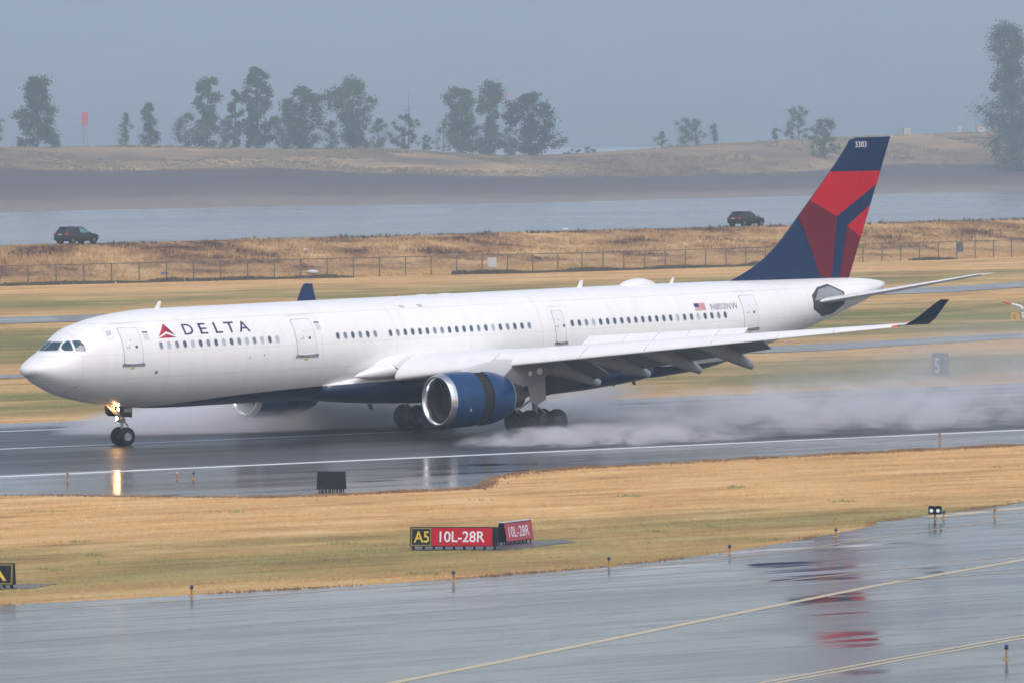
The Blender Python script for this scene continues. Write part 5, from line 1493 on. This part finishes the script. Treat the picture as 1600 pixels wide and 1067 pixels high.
M['weedb'] = simple('brown_edge_weeds', (0.22, 0.125, 0.06), 0.9, var=0.45, scale=0.7)
N = 9000
x = rng.uniform(-30, 75, N); y = np.interp(x, nex, ney) - np.abs(rng.normal(0, 0.55, N))
kp = rng.random(N) < np.clip(vnoise(x * 0.13, x * 0, 81) * 1.5 - 0.5 + 0.25 * (x > 5), 0, 1)
tag(tufts('weeds', x[kp], y[kp], 0.05 + 0.12 * vnoise(x[kp] * 0.8, y[kp], 82), np.full(kp.sum(), 0.035), 3, M['weedb'], 0.9), 'brown weedy fringe of the infield along the runway shoulder', 'weeds', kind='stuff')
N = 5000
x = rng.uniform(-80, 20, N); y = np.interp(x, tex, tey) + np.abs(rng.normal(0, 0.3, N)) - 0.1
kp = rng.random(N) < np.clip(vnoise(x * 0.2, x * 0, 83) * 1.6 - 0.55, 0, 1)
tag(tufts('weeds', x[kp], y[kp], 0.03 + 0.08 * vnoise(x[kp] * 0.8, y[kp], 84), np.full(kp.sum(), 0.03), 3, M['weedb'], 0.9), 'brown weedy fringe of the infield along the near taxiway', 'weeds', kind='stuff')
# rough growth on the island bank
gi = rng.integers(0, nU, 14000); ri = rng.integers(9, 21, 14000); fr = rng.random(14000)
a_ = BR[ri, gi]; b_ = BR[np.minimum(ri + 1, 21), gi]; c_ = BR[ri, np.minimum(gi + 1, nU - 1)]
pp = a_ + (b_ - a_) * fr[:, None] + (c_ - a_) * rng.random(14000)[:, None]
kp = vnoise(pp[:, 0] * 0.03, pp[:, 1] * 0.05, 91) > 0.42
pp = pp[kp]
M['scrub'] = simple('dry_bank_scrub', (0.17, 0.13, 0.07), 0.9, var=0.5, scale=0.06)
tag(tufts('scrub', pp[:, 0], pp[:, 1], 0.15 + 0.75 * vnoise(pp[:, 0] * 0.05, pp[:, 1] * 0.09, 92) ** 2, np.full(len(pp), 0.4), 3, M['scrub'], 0.6, pp[:, 2]), 'rough dry scrub over the grassy top of the far bank', 'scrub', kind='stuff')
M['weedg'] = simple('green_weeds', (0.24, 0.24, 0.09), 0.9, var=0.35, scale=0.6)
cx_ = rng.uniform(-75, 45, 46); cy_ = rng.uniform(-99, -40, 46)
ok = (cy_ < np.interp(cx_, nex, ney) - 1) & (cy_ > np.interp(cx_, tex, tey) + 1)
cx_, cy_ = cx_[ok], cy_[ok]
cx_ = np.append(cx_, [-39.4, -39.0, -38.7]); cy_ = np.append(cy_, [-84.2, -84.6, -84.3])
rep = rng.integers(8, 40, len(cx_))
x = np.repeat(cx_, rep) + rng.normal(0, 0.45, rep.sum()) * np.repeat(rng.uniform(0.3, 1.3, len(rep)), rep); y = np.repeat(cy_, rep) + rng.normal(0, 0.35, rep.sum())
tag(tufts('weeds', x, y, rng.uniform(0.05, 0.16, len(x)), np.full(len(x), 0.03), 3, M['weedg'], 0.5), 'scattered green weed clumps in the dry infield', 'weeds', kind='stuff')
N = 700
x = rng.uniform(150, 370, N); y = np.maximum(road_y(x), fence_y(x) + 9) - rng.uniform(0.0, 0.8, N)
tag(tufts('grass', x, y, rng.uniform(0.15, 0.75, N) * vnoise(x * 0.3, x * 0, 71), np.full(N, 0.06), 5, M['weed'], 0.35), 'dry weed stalks fringing the levee road', 'grass', kind='stuff')

# ------------------------------------------------------------------ haze
hb = mesh('haze', *box_data(-880, 6900, -880, 7900, -9.5, 300), None)
k = NT('haze_air')
k.t.nodes.remove(k.b)
pv = k.n('VolumePrincipled')
pv.inputs['Color'].default_value = (0.69, 0.845, 0.97, 1)
pv.inputs['Density'].default_value = 0.00023
pv.inputs['Anisotropy'].default_value = 0.0
k.t.links.new(pv.outputs[0], k.out.inputs['Volume'])
hb.data.materials.append(k.m)
tag(hb, 'thin bluish rain haze filling the air over the airfield and river', 'haze', kind='stuff')

# ------------------------------------------------------------------ spray thrown up by the wheels and the reversers
def spray_mat(name, density, scale, lo, hi, seed):
    k = NT(name)
    k.t.nodes.remove(k.b)
    o = k.obj()
    L2 = k.n('VectorMath', operation='DOT_PRODUCT'); k.t.links.new(o, L2.inputs[0]); k.t.links.new(o, L2.inputs[1])
    fall = k.math('POWER', k.math('SUBTRACT', 1.0, L2.outputs['Value'], clamp=True), 1.3)
    p = k.pos()
    n = k.noise(k.mapping(p, scale, (seed * 3.7, seed * 1.3, 0), (0, 0.25, 0)), 1.0, 5, 0.62, 0.5)
    m_ = k.maprange(n, lo, hi, 0.0, 1.0, True)
    d = k.math('MULTIPLY', k.math('MULTIPLY', fall, m_), density)
    pv = k.n('VolumePrincipled')
    pv.inputs['Color'].default_value = (0.985, 0.99, 1.0, 1)
    pv.inputs['Anisotropy'].default_value = 0.2
    k.t.links.new(d, pv.inputs['Density'])
    k.t.links.new(pv.outputs[0], k.out.inputs['Volume'])
    return k.m
spray = empty('water_spray', (32, 0, 0))
tag(spray, 'white mist of water thrown up behind the wheels of the landing airliner', 'spray', kind='stuff')
puffs = [((25, 12, 0.0), (15, 6, 2.1), 2.6, (0.16, 0.25, 0.7)), ((29, -16.5, 0.0), (11, 6.5, 1.15), 2.6, (0.45, 0.5, 1.2)), ((50, -12, 0.0), (18, 10, 3.2), 0.85, (0.30, 0.35, 0.6)), ((35, -8, 0.0), (9, 5, 1.7), 0.26, (0.5, 0.5, 0.9)),
         ((40, 9, 0.2), (18, 8, 2.7), 0.9, (0.25, 0.3, 0.6)), ((76, -4, 0.2), (38, 18, 6.6), 0.10, (0.16, 0.20, 0.34)), ((108, -2, 0.2), (52, 19, 8.5), 0.035, (0.10, 0.13, 0.22))]
for i, (c, r, dn, scl) in enumerate(puffs):
    V, F = lathe_data([(math.cos(a), max(0.001, math.sin(a))) for a in np.linspace(math.pi, 0, 13)], 'x', 24)
    o = mesh('spray_cloud', V, F, spray_mat('water_spray_%d' % i, dn, scl, *((0.30, 0.60) if i in (0, 3) else (0.45, 0.66) if i < 5 else (0.38, 0.68)), i + 1), spray)
    o.location = (c[0] - 32, c[1], c[2]); o.scale = r
    tag(o, kind='stuff')
